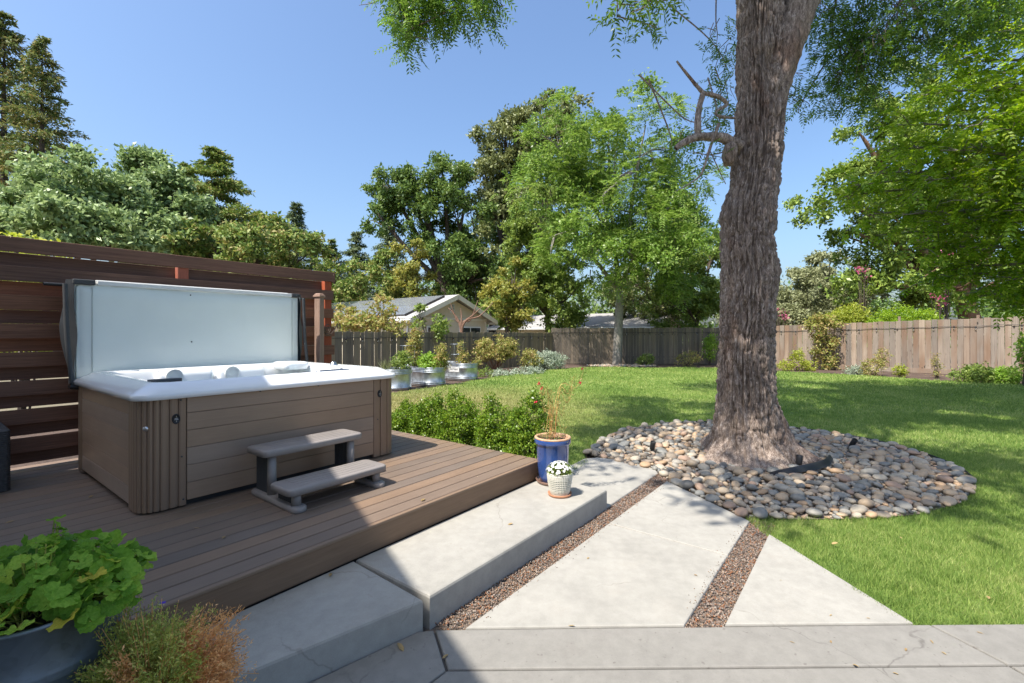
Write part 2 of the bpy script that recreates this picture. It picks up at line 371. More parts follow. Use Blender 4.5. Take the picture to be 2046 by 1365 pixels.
# ------------- grass blades
ROCKBED = [(1.02, 6.42), (1.35, 7.2), (1.95, 8.0), (2.75, 8.5), (3.5, 8.62), (4.35, 8.4), (5.05, 7.9), (5.5, 7.2), (5.6, 6.4), (5.42, 5.65), (5.0, 5.05), (4.35, 4.55), (3.7, 4.28), (3.1, 4.18), (2.55, 4.17), (2.16, 4.2), (2.08, 4.2), (1.76, 5.2), (1.74, 5.62), (1.35, 6.0)]
def in_lawn(x, y):
    return in_poly(x, y, LAWN) & ~in_poly(x, y, ROCKBED)
def grass():
    Vs, o = [], 0; r = np.random.default_rng(3)
    bands = [(2.6, 4.2, 12500, .040, .0045), (4.2, 6.5, 6800, .040, .0065), (6.5, 9.5, 2500, .044, .011), (9.5, 14, 1050, .046, .017), (14, 24, 360, .052, .028)]
    for y0, y1, den, hh, ww in bands:
        x0, x1 = -y1*.8, min(22, y1*1.35+1.2); n = int((x1-x0)*(y1-y0)*den)
        x = r.uniform(x0, x1, n); y = r.uniform(y0, y1, n); k = in_lawn(x, y) & (x < y*1.35+1.2); x, y = x[k], y[k]; n = len(x)
        # blades stand in small tufts, the mower leaves them uneven
        tf = vnoise(np.stack([x*9, y*9, np.zeros(n)], 1)); h = hh*(.55+.9*tf)*r.uniform(.55, 1.25, n)
        a = r.uniform(0, 2*math.pi, n); lean = r.uniform(.1, .95, n)*h; la = r.uniform(0, 2*math.pi, n)
        dx, dy = np.cos(a)*ww/2, np.sin(a)*ww/2
        b0 = np.stack([x-dx, y-dy, np.full(n, -.024)], 1); b1 = np.stack([x+dx, y+dy, np.full(n, -.024)], 1)
        tp = np.stack([x+np.cos(la)*lean, y+np.sin(la)*lean, -.022+h], 1); Vs.append(np.stack([b0, b1, tp], 1).reshape(-1, 3))
    V = np.concatenate(Vs); F = np.arange(len(V)).reshape(-1, 3)
    tag(link('grass', mesh_np('grass', V, F, M['grass'])), 'short mown grass blades covering the lawn', 'grass', kind='stuff')
grass()
# ------------- concrete path, steps and patio
def slab(name, pts, label, z0=-.12, z1=0.0, mat='concrete', bev=.010):
    return struct(name, poly_me(name, [tuple(p[:2]) for p in pts], z0, z1, M[mat], bev), label)
S = lambda *q: [st(a, b)[:2] for a, b in q]
slab('path_slab', S((3.95, 1.975), (5.42, 1.975), (5.56, 2.06), (5.66, 2.3), (5.68, 2.6), (5.62, 2.86), (5.45, 2.98), (4.6, 2.93), (4.12, 2.8), (4.07, 2.6)), 'shaded concrete slab beyond the blue pot', bev=.012)
slab('path_slab', [(-.262, 2.618), (.972, 2.642)]+S((3.722, .835), (3.722, 1.795)), 'large sunlit concrete slab in the middle of the path')
slab('path_slab', S((3.734, .835), (4.53, .835), (5.20, 1.795), (3.734, 1.795)), 'dappled concrete slab tapering toward the river rocks')
slab('path_slab', [(1.205, 2.65), (2.285, 2.664)]+S((4.34, .655)), 'triangular concrete slab beside the lawn')
slab('concrete_step', S((1.818, 1.972), (4.06, 1.972), (4.06, 2.675), (1.818, 2.675)), 'long sunlit concrete step below the deck', -.12, .165, bev=.016)
slab('concrete_step', [(-.497, 2.607), st(1.80, 2.675), st(-.35, 2.675), (-2.3, 1.10)], 'angled concrete step in the house shade', -.12, .165, bev=.016)
slab('patio_slab', [(-.425, 2.60), (-.312, 2.297), (2.46, 2.33), (2.36, 2.648)], 'grey patio slab across the near edge of the path', mat='patio', bev=.008)
slab('patio_slab', [(2.372, 2.648), (2.472, 2.33), (9, 2.40), (9, 2.72)], 'grey patio slab along the edge of the grass', mat='patio', bev=.008)
slab('patio_slab', [(-.318, 2.285), (2.46, 2.318), (2.6, 1.5), (2.6, -.8), (-1.3, -.8), (-1.3, 1.05)], 'grey patio slab at the bottom of the view', mat='patio', bev=.008)
slab('patio_slab', [(2.474, 2.318), (9, 2.388), (9, -.8), (2.612, -.8), (2.612, 1.5)], 'grey patio slab in the lower right corner', mat='patio', bev=.008)
slab('patio_slab', [(-.437, 2.598), (-.325, 2.29), (-1.312, 1.05), (-1.312, -.8), (-2.6, -.8), (-2.28, 1.06), (-.52, 2.585)], 'shaded patio slab at the foot of the angled step', mat='patio', bev=.008)
struct('joint_bed', sheet_me('joint_bed', [(-2.7, -.9), (9.1, -.9), (9.1, 2.70), (2.3, 2.64), (-.45, 2.59), (-2.4, 1.0)], -.014, M['joint']), 'dirt packed in the patio joints')
# ------------- gravel in the joints of the path
def ico_arrays(sub):
    bm = bmesh.new(); bmesh.ops.create_icosphere(bm, subdivisions=sub, radius=1.0)
    V = np.array([v.co[:] for v in bm.verts]); F = np.array([[v.index for v in f.verts] for f in bm.faces]); bm.free(); return V, F
ICO1, ICO2 = ico_arrays(1), ico_arrays(2)
OCT = (np.array([(1, 0, 0), (-1, 0, 0), (0, 1, 0), (0, -1, 0), (0, 0, 1), (0, 0, -1)], float), np.array([(0, 2, 4), (2, 1, 4), (1, 3, 4), (3, 0, 4), (2, 0, 5), (1, 2, 5), (3, 1, 5), (0, 3, 5)]))
def pebbles(P, R, ico, r, flat=(.55, .9), jit=.0):
    V0, F0 = ico; n = len(P); a = r.uniform(0, 2*math.pi, n); ca, sa = np.cos(a), np.sin(a)
    sx = R*r.uniform(.85, 1.3, n); sy = R*r.uniform(.7, .95, n); sz = R*r.uniform(flat[0], flat[1], n)
    V = np.broadcast_to(V0, (n,)+V0.shape).copy()
    if jit: V *= (1+r.normal(0, jit, (n, V0.shape[0], 1)))
    x = V[:, :, 0]*sx[:, None]; y = V[:, :, 1]*sy[:, None]; z = V[:, :, 2]*sz[:, None]
    tl = r.normal(0, .22, n)[:, None]; z2 = z+x*tl
    W = np.stack([x*ca[:, None]-y*sa[:, None]+P[:, 0:1], x*sa[:, None]+y*ca[:, None]+P[:, 1:2], z2+P[:, 2:3]], 2)
    F = F0[None]+(np.arange(n)*V0.shape[0])[:, None, None]
    return W.reshape(-1, 3), F.reshape(-1, 3)
def gravel():
    r = np.random.default_rng(11); P = []
    for s0, s1, t0, t1, den in ((1.86, 5.5, 1.79, 1.98, 11000), (2.7, 4.62, .65, .84, 11000)):
        n = int((s1-s0)*(t1-t0)*den); s = r.uniform(s0, s1, n); t = r.uniform(t0, t1, n)
        q = s[:, None]*A+t[:, None]*B; P.append(np.stack([q[:, 0], q[:, 1], r.uniform(-.024, -.012, n)], 1))
    n = 900; q = np.array(st(5.32, 1.9)[:2])+r.normal(0, .13, (n, 2)); P.append(np.stack([q[:, 0], q[:, 1], np.full(n, -.008)], 1))
    n = 260; s = r.uniform(2.0, 5.2, n); t = np.where(r.random(n) < .6, 1.795-np.abs(r.normal(0, .035, n)), .835+np.abs(r.normal(0, .03, n))); k = (t < 1) | (s > 2.0); s = np.where(t < 1, r.uniform(2.75, 4.4, n), s)
    q = s[:, None]*A+t[:, None]*B; P.append(np.stack([q[:, 0], q[:, 1], np.full(n, .003)], 1))
    P = np.concatenate(P); P = P[P[:, 1] > 2.63]; R = r.uniform(.0035, .0085, len(P)); R[P[:, 2] > 0] *= .6
    V, F = pebbles(P, R, OCT, r, (.5, 1.0), .22)
    tag(link('gravel', mesh_np('gravel', V, F, M['gravel'])), 'fine reddish gravel filling the path joints', 'gravel', kind='stuff')
    b = sheet_me('gravel_base', S((1.75, 1.70), (5.75, 1.70), (5.75, 2.2), (1.75, 2.2)), -.030, M['bedsoil'])
    struct('gravel_base', b, 'packed soil under the gravel joint by the step')
    struct('gravel_base', sheet_me('gravel_base', S((2.6, .6), (4.66, .6), (4.66, .9), (2.6, .9)), -.029, M['bedsoil']), 'packed soil under the gravel joint between the slabs')
gravel()
# ------------- river rock bed: the 300 largest stones one by one, the small ones as one mass
TRUNK = (3.17, 6.25)
def rockbed():
    r = np.random.default_rng(5)
    base = struct('rock_bed', sheet_me('rock_bed', ROCKBED, -.012, M['bedsoil']), 'oval bed of grey and tan river rocks round the tree')
    cells = {}; pts = []
    def ok(x, y, rad, k):
        cx, cy = int(x/.16), int(y/.16)
        for i in range(cx-2, cx+3):
            for j in range(cy-2, cy+3):
                for (a, b, c) in cells.get((i, j), ()):
                    if (a-x)**2+(b-y)**2 < (k*(rad+c))**2: return False
        return True
    def put(x, y, rad):
        cells.setdefault((int(x/.16), int(y/.16)), []).append((x, y, rad)); pts.append((x, y, rad))
    def inside(x, y, m=0.0):
        if not in_poly(np.array([x]), np.array([y]), ROCKBED)[0]: return False
        a = math.atan2(y-TRUNK[1], x-TRUNK[0]); rr = .55+.1*math.cos(a*3+.5)
        return math.hypot(x-TRUNK[0], y-TRUNK[1]) > rr+m
    for n, r0, r1, k in ((4600, .045, .080, .92), (9000, .027, .045, .84), (26000, .015, .030, .82)):
        for _ in range(n):
            x, y = r.uniform(1.0, 5.6), r.uniform(4.15, 8.6); rad = r.uniform(r0, r1)
            if r0 > .05:      # big stones lie mostly to the right of the tree
                if x < 2.9 and r.random() > .13: continue
                rad *= .85+.05*(x-2.5)
            if not inside(x, y, rad*.4): continue
            if ok(x, y, rad, k): put(x, y, rad)
    P = np.array(pts); big = np.argsort(-P[:, 2]/P[:, 1]); one, rest = big[:300], big[300:]
    V0, F0 = ICO2; protos = []
    for q in range(8):
        d = 1+.16*(vnoise(V0*1.7+q*13.1)-.5)+.05*(vnoise(V0*4+q*7.7)-.5)
        V = V0*d[:, None]; V[:, 2] = np.sign(V[:, 2])*np.abs(V[:, 2])**.92
        protos.append(mesh_np('river_rock', V, F0, M['rock'], True))
    for i in one:
        x, y, rad = P[i]; sx = rad*r.uniform(1.0, 1.28); sy = rad*r.uniform(.78, .98); sz = rad*r.uniform(.42, .70)
        link('river_rock', protos[int(r.integers(8))], None, base, (x, y, -.012+sz*.62+r.uniform(0, .014)), (r.normal(0, .16), r.normal(0, .16), r.uniform(0, 6.28)), (sx, sy, sz))
    rest = rest[np.argsort(-P[rest, 2])]; Q = P[rest]; R = Q[:, 2]; Z = -.012+R*.4+r.uniform(-.004, .012, len(R))
    n2 = 2600; x = r.uniform(1, 5.6, n2); y = r.uniform(4.15, 8.6, n2); kk = [inside(a, b) for a, b in zip(x, y)]; x, y = x[kk], y[kk]
    R2 = r.uniform(.012, .024, len(x)); Pf = np.concatenate([np.stack([Q[:, 0], Q[:, 1], Z], 1), np.stack([x, y, -.006+r.uniform(0, .008, len(x))], 1)])
    nq = int((R > .0235).sum()); R_ = np.concatenate([R, R2]); Va, Fa = pebbles(Pf[:nq], R_[:nq], ICO2, r, (.5, .8), .02); Vb, Fb = pebbles(Pf[nq:], R_[nq:], ICO1, r, (.5, .8), .04)
    V, F = np.concatenate([Va, Vb]), np.concatenate([Fa, Fb+len(Va)])
    tag(link('small_river_rocks', mesh_np('small_river_rocks', V, F, M['rock_i'], True), None, base), 'small pebbles filling the gaps between the larger river rocks', kind='stuff')
rockbed()
# black steel edging round the far side of the bed
ed = smooth_path([p+(-.01,) for p in ROCKBED[3:12]], 4)
eV = np.concatenate([ed, ed+[0, 0, .035]]); nE = len(ed)
off = np.concatenate([ed+[.006, .006, 0], ed+[.006, .006, .035]])
eV = np.concatenate([eV, off]); eF = []
for i in range(nE-1):
    for a, b in ((0, 1), (1, 3), (3, 2)):
        eF.append((a*nE+i, a*nE+i+1, b*nE+i+1, b*nE+i))
tag(link('bed_edging', mesh_np('bed_edging', eV, eF, M['black'])), 'thin black metal edging between rock bed and lawn', 'edging')

# ------------- the big tree's trunk
def trunk_me():
    prof = [(-.06, 3.235, .83), (.0, 3.23, .74), (.1, 3.205, .64), (.22, 3.175, .545), (.41, 3.155, .485), (.75, 3.135, .437), (1.1, 3.125, .412), (1.42, 3.125, .402), (2.0, 3.145, .40), (2.5, 3.16, .408), (2.75, 3.15, .40), (3.2, 3.155, .398), (3.4, 3.19, .385), (3.6, 3.24, .365), (4.1, 3.29, .352), (4.76, 3.33, .365), (5.3, 3.33, .36), (6.2, 3.33, .345), (7.2, 3.2, .32), (8.2, 3.05, .28), (9.4, 2.95, .21)]
    pz, pxx, pr_ = (np.array(c) for c in zip(*prof)); na, nz = 340, 450
    z = np.linspace(-.06, 7.4, nz); cx = np.interp(z, pz, pxx); rr = np.interp(z, pz, pr_)
    kk = np.ones(9)/9; rr = np.convolve(np.pad(rr, 4, 'edge'), kk, 'valid'); cx = np.convolve(np.pad(cx, 4, 'edge'), kk, 'valid')
    a = np.linspace(0, 2*math.pi, na, endpoint=False); rr = rr*np.interp(z, [0, .3, .8, 6, 7.5], [.98, .93, .82, .82, .92]); Z, Aa = np.meshgrid(z, a, indexing='ij'); RR = rr[:, None]*np.ones_like(Aa); CX = cx[:, None]*np.ones_like(Aa)
    ca, sa = np.cos(Aa), np.sin(Aa)
    flare = np.clip(1-Z/.75, 0, 1)**1.7; RR = RR*(1+flare*(.13*np.cos(3*Aa+.7)+.11*np.cos(5*Aa+2.1)+.06*np.cos(9*Aa)))
    def lump(az, zz, w, h, amp): # rounded swelling
        dA = np.angle(np.exp(1j*(Aa-az))); return amp*np.exp(-(dA/w)**2-((Z-zz)/h)**2)
    RR = RR+lump(math.pi*1.05, 3.28, .5, .16, .05)+lump(-.15, 2.48, .45, .2, .055)+lump(math.pi*1.45, 5.35, .22, .14, .05)+lump(math.pi*1.02, 4.05, .35, .22, .03)
    RR = RR-lump(-.55, 5.2, .13, 1.5, .07)
    p = np.stack([ca*RR*1.0, sa*RR*1.0, Z], -1).reshape(-1, 3)
    wv = (vnoise(p*[3, 3, 2.2])-.5); wv2 = vnoise(p*[9, 9, 6]+5)-.5
    q = p.copy(); tw = wv*.14+wv2*.06
    ang = Aa.ravel()+tw+.05*np.sin(Z.ravel()*1.3)
    rad = .42
    q = np.stack([np.cos(ang)*rad, np.sin(ang)*rad, Z.ravel()], 1)
    n1 = vnoise(q*[25, 25, 2.2]+3); n2 = vnoise(q*[38, 38, 6.0]+17); n5 = 1-np.abs(2*vnoise(q*[17, 17, 15]+41)-1); n3 = vnoise(q*[70, 70, 14]+31); n4 = vnoise(q*[22, 22, 20]+8)
    ridge = 1-np.abs(2*n1-1); ridge2 = 1-np.abs(2*n2-1)
    d = -.058*(np.clip(ridge-.58, 0, 1)/.42)**1.1-.036*np.clip(ridge2-.6, 0, 1)/.4+.022*(n3-.5)+.018*(n4-.5)-.022*np.clip(n5-.78, 0, 1)/.22+.018
    d *= (1-.45*np.clip(1-Z.ravel()/.35, 0, 1))
    R2 = RR.ravel()+d; V = np.stack([CX.ravel()+ca.ravel()*R2-TRUNK[0], sa.ravel()*R2, Z.ravel()], 1)
    i = np.arange(nz-1)[:, None]*na; j = np.arange(na)[None]; jn = (j+1) % na
    F = np.stack([i+j, i+jn, i+na+jn, i+na+j], -1).reshape(-1, 4)
    return mesh_np('trunk', V, F, M['bark'], True)
BIG = empty('shade_tree', (TRUNK[0], TRUNK[1], 0))
tag(BIG, 'big shade tree with thick furrowed trunk rising from the river rocks', 'tree')
link('trunk', trunk_me(), None, BIG)
def rel(p): return (p[0]-TRUNK[0], p[1]-TRUNK[1], p[2])
def limb(name, pts, rads, n=12, mat='bark', k=8, rough=.11):
    P = smooth_path([tuple(p)+(r_,) for p, r_ in zip([rel(q) for q in pts], rads)], k)
    V, F = tube_np(P[:, :3], P[:, 3], n)
    c = np.repeat(P[:, :3], n, 0); dr = V-c; nz_ = vnoise(V*[26, 26, 9]+4)-.5; V = c+dr*(1+nz_[:, None]*rough*4)
    return link(name, mesh_np(name, V, F, M[mat], True), None, BIG)
limb('limb', [(3.32, 6.22, 4.0), (3.46, 6.18, 4.9), (3.66, 6.15, 5.6), (4.02, 6.2, 6.4), (4.75, 6.5, 7.6), (5.6, 7.0, 9.2), (6.2, 7.6, 11)], [.16, .20, .21, .20, .18, .14, .06], 40, k=14, rough=.07)
limb('limb', [(3.22, 6.25, 6.9), (3.1, 6.25, 7.6), (3.05, 6.25, 8.4)], [.33, .31, .25], 24)
limb('limb', [(3.1, 6.25, 8.2), (2.4, 6.0, 9.6), (1.2, 5.4, 10.8), (-.3, 4.8, 11.5), (-1.6, 4.5, 11.8)], [.2, .17, .13, .09, .04])
limb('limb', [(3.0, 6.3, 8.3), (3.1, 6.9, 10), (2.7, 7.6, 11.8), (2.2, 8.4, 13)], [.22, .18, .12, .04])
limb('limb', [(4.6, 6.4, 7.3), (5.4, 5.4, 8.3), (5.9, 4.2, 9.2), (6.2, 3.0, 9.6)], [.15, .12, .08, .03])
limb('limb', [(3.0, 6.1, 7.7), (2.1, 4.9, 8.9), (1.2, 3.3, 9.6), (.4, 1.8, 9.9)], [.16, .13, .09, .03])
limb('limb', [(3.05, 6.2, 7.4), (1.8, 6.2, 8.3), (.4, 6.2, 8.6), (-.7, 5.7, 7.6), (-.95, 5.5, 6.3), (-.9, 5.4, 5.6)], [.13, .1, .075, .045, .025, .01])
limb('limb', [(4.3, 6.3, 6.9), (4.9, 6.9, 7.5), (5.6, 7.4, 7.6), (6.3, 7.4, 6.9), (6.6, 7.3, 6.0)], [.11, .09, .06, .035, .012])
limb('limb', [(3.2, 6.2, 7.2), (2.9, 4.9, 7.4), (2.2, 4.1, 6.9), (1.4, 4.0, 5.6)], [.09, .07, .04, .012])
# sawn and dead branches on the left of the trunk
b1 = at(1350, 297, 5.95); b2 = at(1395, 274, 5.98); b3 = at(1440, 275, 6.02); b4 = at(1480, 292, 6.1)
limb('branch', [b4, b3, b2, at(1366, 285, 5.95), b1], [.068, .058, .05, .043, .032], 14)
limb('branch_stub', [b2+[0, 0, -.01], at(1395, 230, 5.98), at(1405, 186, 6.0)], [.042, .038, .034], 12)
limb('dead_twig', [at(1405, 186, 6.0), at(1382, 160, 5.96), at(1352, 122, 5.9)], [.026, .02, .012], 8)
limb('dead_twig', [at(1402, 186, 6.0), at(1432, 192, 6.0), at(1452, 208, 6.05), at(1432, 222, 6.0), at(1436, 232, 6.0), at(1470, 236, 6.1)], [.03, .026, .022, .018, .018, .014], 8)
limb('dead_twig', [at(1428, 275, 5.9), at(1436, 248, 5.85), at(1420, 292, 5.85), at(1408, 330, 5.85), at(1398, 352, 5.85), at(1370, 372, 5.9), at(1345, 385, 5.95)], [.02, .02, .018, .014, .012, .008, .004], 7)
limb('dead_twig', [at(1418, 300, 5.9), at(1432, 330, 5.9), at(1450, 368, 5.95)], [.008, .007, .005], 6)
bV, bF = ico_arrays(3); bn = vnoise(bV*2.6+2)-.5; bV = bV*(1+.5*bn[:, None])*[.085, .12, .16]
link('burl', mesh_np('burl', bV, bF, M['bark'], True), None, BIG, rel(at(1458, 308, 6.05)))
# landscape fabric lifting at the foot of the trunk
fb = smooth_path([(2.95, 5.42, .005), (3.2, 5.40, .03), (3.5, 5.46, .04), (3.8, 5.62, .05), (4.02, 5.86, .07), (4.13, 6.08, .05)], 6)
up = fb+np.array([.0, .09, .055])*np.clip(np.sin(np.linspace(.2, 3.0, len(fb))), .2, 1)[:, None]; n_ = len(fb)
fV = np.concatenate([fb, up, up+[0, .012, -.004], fb+[0, .05, 0]]); fF = [(a*n_+i, a*n_+i+1, b*n_+i+1, b*n_+i) for i in range(n_-1) for a, b in ((0, 1), (1, 2), (2, 3))]
tag(link('landscape_fabric', mesh_np('landscape_fabric', fV, fF, M['black'], True)), 'black landscape fabric curling up at the foot of the trunk', 'fabric')
# low garden spotlights among the rocks
def spot(loc, tilt, lab):
    e = empty('garden_spotlight', loc); tag(e, lab, 'spotlight', 'spotlights in the rock bed')
    link('head', lathe_me('head', [(.03, .05), (.034, .06), (.036, .16), (.033, .165), (.029, .16), (.027, .11)], M['black'], 20, True, True), None, e, (0, 0, 0), (tilt, .1, 0))
    link('stake', lathe_me('stake', [(.008, -.05), (.012, .055)], M['black'], 10, True, True), None, e)
spot((1.92, 6.45, .0), .25, 'small black spotlight among rocks left of the trunk')
spot((3.48, 5.68, .0), -.06, 'small black spotlight standing upright in front of the trunk')
spot((4.85, 6.72, .0), .6, 'small black spotlight half hidden in rocks right of the trunk')

# ================================================================== DECK
DZ = .35
def deck():
    e = empty('deck', st(1.85, 4.5, 0), TH); tag(e, 'raised brown composite deck carrying the hot tub', 'deck')
    s0, s1 = -.4, 4.0; pitch = .1425; t = 2.70
    me = box_me('deck_board', -(s1-s0)/2, (s1-s0)/2, -.066, .066, -.024, 0, M['deckboard'], .004)
    k = 0
    while t+pitch <= 6.62:
        link('deck_board', me, None, e, ((s0+s1)/2-1.85, t+pitch/2-4.5, DZ)); t += pitch; k += 1
    link('fascia', box_me('fascia', s0-1.85, s1-1.85-.002, 2.678-4.5, 2.698-4.5, .166, DZ-.022, M['fascia'], .003), None, e)
    link('edge_board', box_me('edge_board', s0-1.85, s1-1.85+.012, 2.668-4.5, 2.7025-4.5, DZ-.0215, DZ-.0015, M['deckboard'], .005, 2), None, e)
    link('end_fascia', box_me('end_fascia', s1-1.85, s1-1.85+.02, 2.70-4.5, 6.62-4.5, -.05, DZ-.026, M['fascia'], .003), None, e)
    link('substructure', box_me('substructure', s0-1.85, s1-1.85-.03, 2.74-4.5, 6.6-4.5, -.04, DZ-.03, M['joint']), None, e)
deck()
# ================================================================== PRIVACY SCREEN
def screen():
    e = empty('privacy_screen', st(1.8, 6.3, 0), TH); tag(e, 'dark brown slatted privacy screen behind the hot tub', 'screen')
    s0, s1 = -.45, 3.93; L = s1-s0
    f = box_me('front_slat', -L/2, L/2, 0, .022, -.07, .07, M['screen'], .003); b = box_me('back_slat', -L/2+.02, L/2-.04, 0, .022, -.0635, .0635, M['screen'], .003)
    top = 2.54; k = 0
    while top-.14 > .42:
        dx = random.uniform(-.03, .015)
        link('front_slat', f, None, e, ((s0+s1)/2-1.8+(dx if k else 0), .0, top-.07))
        zb = top-.14-.064+.0045
        if zb-.06 > .40: link('back_slat', b, None, e, ((s0+s1)/2-1.8+random.uniform(-.02, .0), .115, zb+random.uniform(-.002, .003)))
        top -= .268; k += 1
    pm = box_me('post', -.055, .055, .024, .113, -.3, 2.5, M['redpost'], .004)
    for s in (-.2, 2.0, 3.83): link('post', pm, None, e, (s-1.8, 0, 0))
screen()
def cap_post():
    e = empty('post_with_cap', st(3.57, 6.12, DZ), TH+.35); tag(e, 'brown wooden post with flat cap and scrolled iron hanger', 'post')
    link('post', box_me('post', -.046, .046, -.046, .046, 0, 1.80, M['brownpost'], .004), None, e)
    link('cap', loft_me('cap', [rrect(-h, h, -h, h, .004, z, 2) for h, z in ((.055, 1.795), (.06, 1.80), (.06, 1.818), (.05, 1.825), (.05, 1.835), (.03, 1.85))], M['brownpost'], True, True, False), None, e)
    # scrolled wrought iron hanger reaching out to the right
    g = lambda x, z: (x, -.055, z)
    th = np.linspace(0, 4.2*math.pi, 60); sp1 = [g(.10+(.085-.0052*a*1.0)*math.cos(a+2.6), 1.36+(.085-.0052*a)*math.sin(a+2.6)) for a in th]
    sp2 = [g(.345+(.05-.003*a)*math.cos(-a+2.2), 1.395+(.05-.003*a)*math.sin(-a+2.2)) for a in th]
    arm = smooth_path([sp1[0], g(.06, 1.28), g(.14, 1.27), g(.24, 1.33), sp2[0]], 8)
    link('hanger', tubes_me('hanger', [(sp1, .006), (sp2, .0055), (arm, .006), ([g(.0, 1.30), g(.03, 1.30)], .006)], M['iron'], 6), None, e, (.045, .035, .0))
cap_post()
# ================================================================== HOT TUB
def hot_tub():
    sc_, tc = 2.14, 5.03; w, d = 1.12, .965   # half sizes
    e = empty('hot_tub', st(sc_, tc, DZ), TH); tag(e, 'brown panelled hot tub with white acrylic rim on the deck', 'hot tub')
    z0, z1 = .045, .83
    # planked sides
    def side(n, length, rot, off, gap):
        h = (z1-z0)/n
        me = box_me('cabinet_board', -length/2, length/2, 0, .02, .0012, h-.0012, M['cabinet'], .0022)
        for i in range(n):
            c, s = math.cos(rot), math.sin(rot)
            link('cabinet_board', me, None, e, (-s*off*-1*0+(-s)*0+off*s, -off*c, z0+h*i), (0, 0, rot))
    side(6, 2*w-.58, 0, d, 0); side(6, 2*w-.58, math.pi, d, 0); side(6, 2*d-.50, math.pi/2, w, 0); side(6, 2*d-.50, -math.pi/2, w, 0)
    link('base_pan', loft_me('base_pan', [rrect(-w+.05, w-.05, -d+.05, d-.05, .1, z) for z in (.0, .045)], M['black'], True, True, False), None, e)
    link('cabinet_core', loft_me('cabinet_core', [rrect(-w+.021, w-.021, -d+.021, d-.021, .1, z) for z in (.045, z1)], M['joint'], True, False, False), None, e)
    # fluted corner posts: profile runs along the side, round the corner and along the front
    def corner(mx, my, N1=3, N2=5, N3=3):
        pts = []; rc = .12; L1, L2 = .25, .29
        raw = []
        for i in range(N1+1): raw.append((0, L1-(L1-rc)*i/N1))
        for i in range(1, N2+1):
            a = math.pi+math.pi/2*i/N2; raw.append((rc+rc*math.cos(a), rc+rc*math.sin(a)))
        for i in range(1, N3+1): raw.append((rc+(L2-rc)*i/N3, 0))
        raw = np.array(raw); out = []
        for i in range(len(raw)-1):
            p, q = raw[i], raw[i+1]; dv = (q-p)/np.linalg.norm(q-p); nn = np.array((dv[1], -dv[0])); nn = nn if nn.sum() < 0 else -nn
            g = .006; out += [p+dv*g*.5-nn*.010, p+dv*g+nn*.0, p+dv*(g+.012)+nn*.004, q-dv*(g+.012)+nn*.004, q-dv*g+nn*.0, q-dv*g*.5-nn*.010]
        prof = np.array(out); inner = np.array([(L2-.01, .06), (.15, .06), (.06, .15), (.06, L1-.01)]); loop = np.concatenate([prof, inner])
        X = (-w+loop[:, 0])*(1 if mx < 0 else -1); Y = (-d+loop[:, 1])*(1 if my < 0 else -1)
        me = loft_me('corner_post', [np.stack([X, Y, np.full(len(X), z)], 1) for z in (.015, z1)], M['corner'], True, True, False)
        return link('corner_post', me, None, e)
    cn = corner(-1, -1); c2 = corner(1, -1, 1, 3, 2); corner(1, 1); corner(-1, 1)
    for par, x in ((cn, -w+.218), (c2, w-.218)):  # black oval badge with a pale mark
        bd = link('badge', loft_me('badge', [np.stack([.026*k*np.cos(a_), np.full(24, y), .038*k*np.sin(a_)], 1) for a_ in [np.linspace(0, 2*math.pi, 24, endpoint=False)] for k, y in ((1, 0), (1, -.007), (.86, -.011), (.8, -.008))], M['black'], True, True), None, par, (x, -d-.003, .665))
        link('emblem', tubes_me('emblem', [([(-.013, 0, -.004), (.013, 0, -.004)], .0022), ([(-.011, 0, .005), (.011, 0, .005)], .002), ([(0, 0, -.022), (0, 0, -.012)], .002), ([(0, 0, .012), (0, 0, .024)], .002)], M['steel'], 6), None, bd, (0, -.010, 0))
    link('light_knob', lathe_me('light_knob', [(.014, 0), (.02, .012), (.017, .022), (.006, .026)], M['steel'], 20, True, True), None, cn, (-w+.055, -d+.045, .615), (math.pi/2, 0, -.6))
    sm = lathe_me('screw', [(.007, 0), (.006, .004), (.002, .006)], M['rubber'], 10, True, True)
    for x, z in ((-w+.25, .80), (-w+.255, .38), (-w+.265, .06), (-.30, .81), (.22, .81), (w-.24, .40)): link('screw', sm, None, e, (x, -d-.003, z), (math.pi/2, 0, 0))
    # acrylic shell
    o = .035; prof = [(o-.02, .815, .12), (o, .818, .13), (o, .852, .13), (o-.006, .86, .13), (-.085, .925, .13), (-.10, .93, .12), (-.175, .925, .13), (-.20, .90, .14), (-.215, .80, .16), (-.25, .55, .2), (-.5, .3, .25), (-.7, .22, .2)]
    sh = link('shell', loft_me('shell', [rrect(-w-a, w+a, -d-a, d+a, r_, z, 8) for a, z, r_ in prof], M['acrylic'], False, True), None, e)
    link('water', loft_me('water', [rrect(-w+.205, w-.205, -d+.205, d-.205, .14, z, 8) for z in (.72, .755)], M['water'], True, True, False), None, e)
    # moulded seat backs, round jets, pillow, control panel and knobs
    for x, wd in ((-.30, .26), (.25, .26)):
        link('seat_back', loft_me('seat_back', [rrect(x-wd*k, x+wd*k, d-.30+q, d-.18+q*0, .05, z, 6) for k, q, z in ((1, 0, .5), (1, 0, .85), (.96, .02, .895), (.85, .05, .91))], M['acrylic'], False, True), None, sh)
        link('jet_ring', lathe_me('jet_ring', [(.075, 0), (.078, .012), (.068, .018), (.06, .008), (.02, .012)], M['white'], 28, True, True), None, sh, (x-.12, d-.302, .85), (math.pi/2, 0, 0))
    link('pillow', loft_me('pillow', [rrect(w-.50-a, w-.22+a, d-.55-a, d-.22+a, .06, z, 6) for a, z in ((0, .86), (.015, .89), (.015, .925), (0, .945), (-.03, .953))], M['acrylic'], False, True), None, sh)
    link('control_panel', loft_me('control_panel', [rrect(.28+a, .62-a, -d+.095+a, -d+.165-a, .02, z, 5) for a, z in ((0, .92), (0, .934), (.008, .938))], M['steel'], False, True), None, sh)
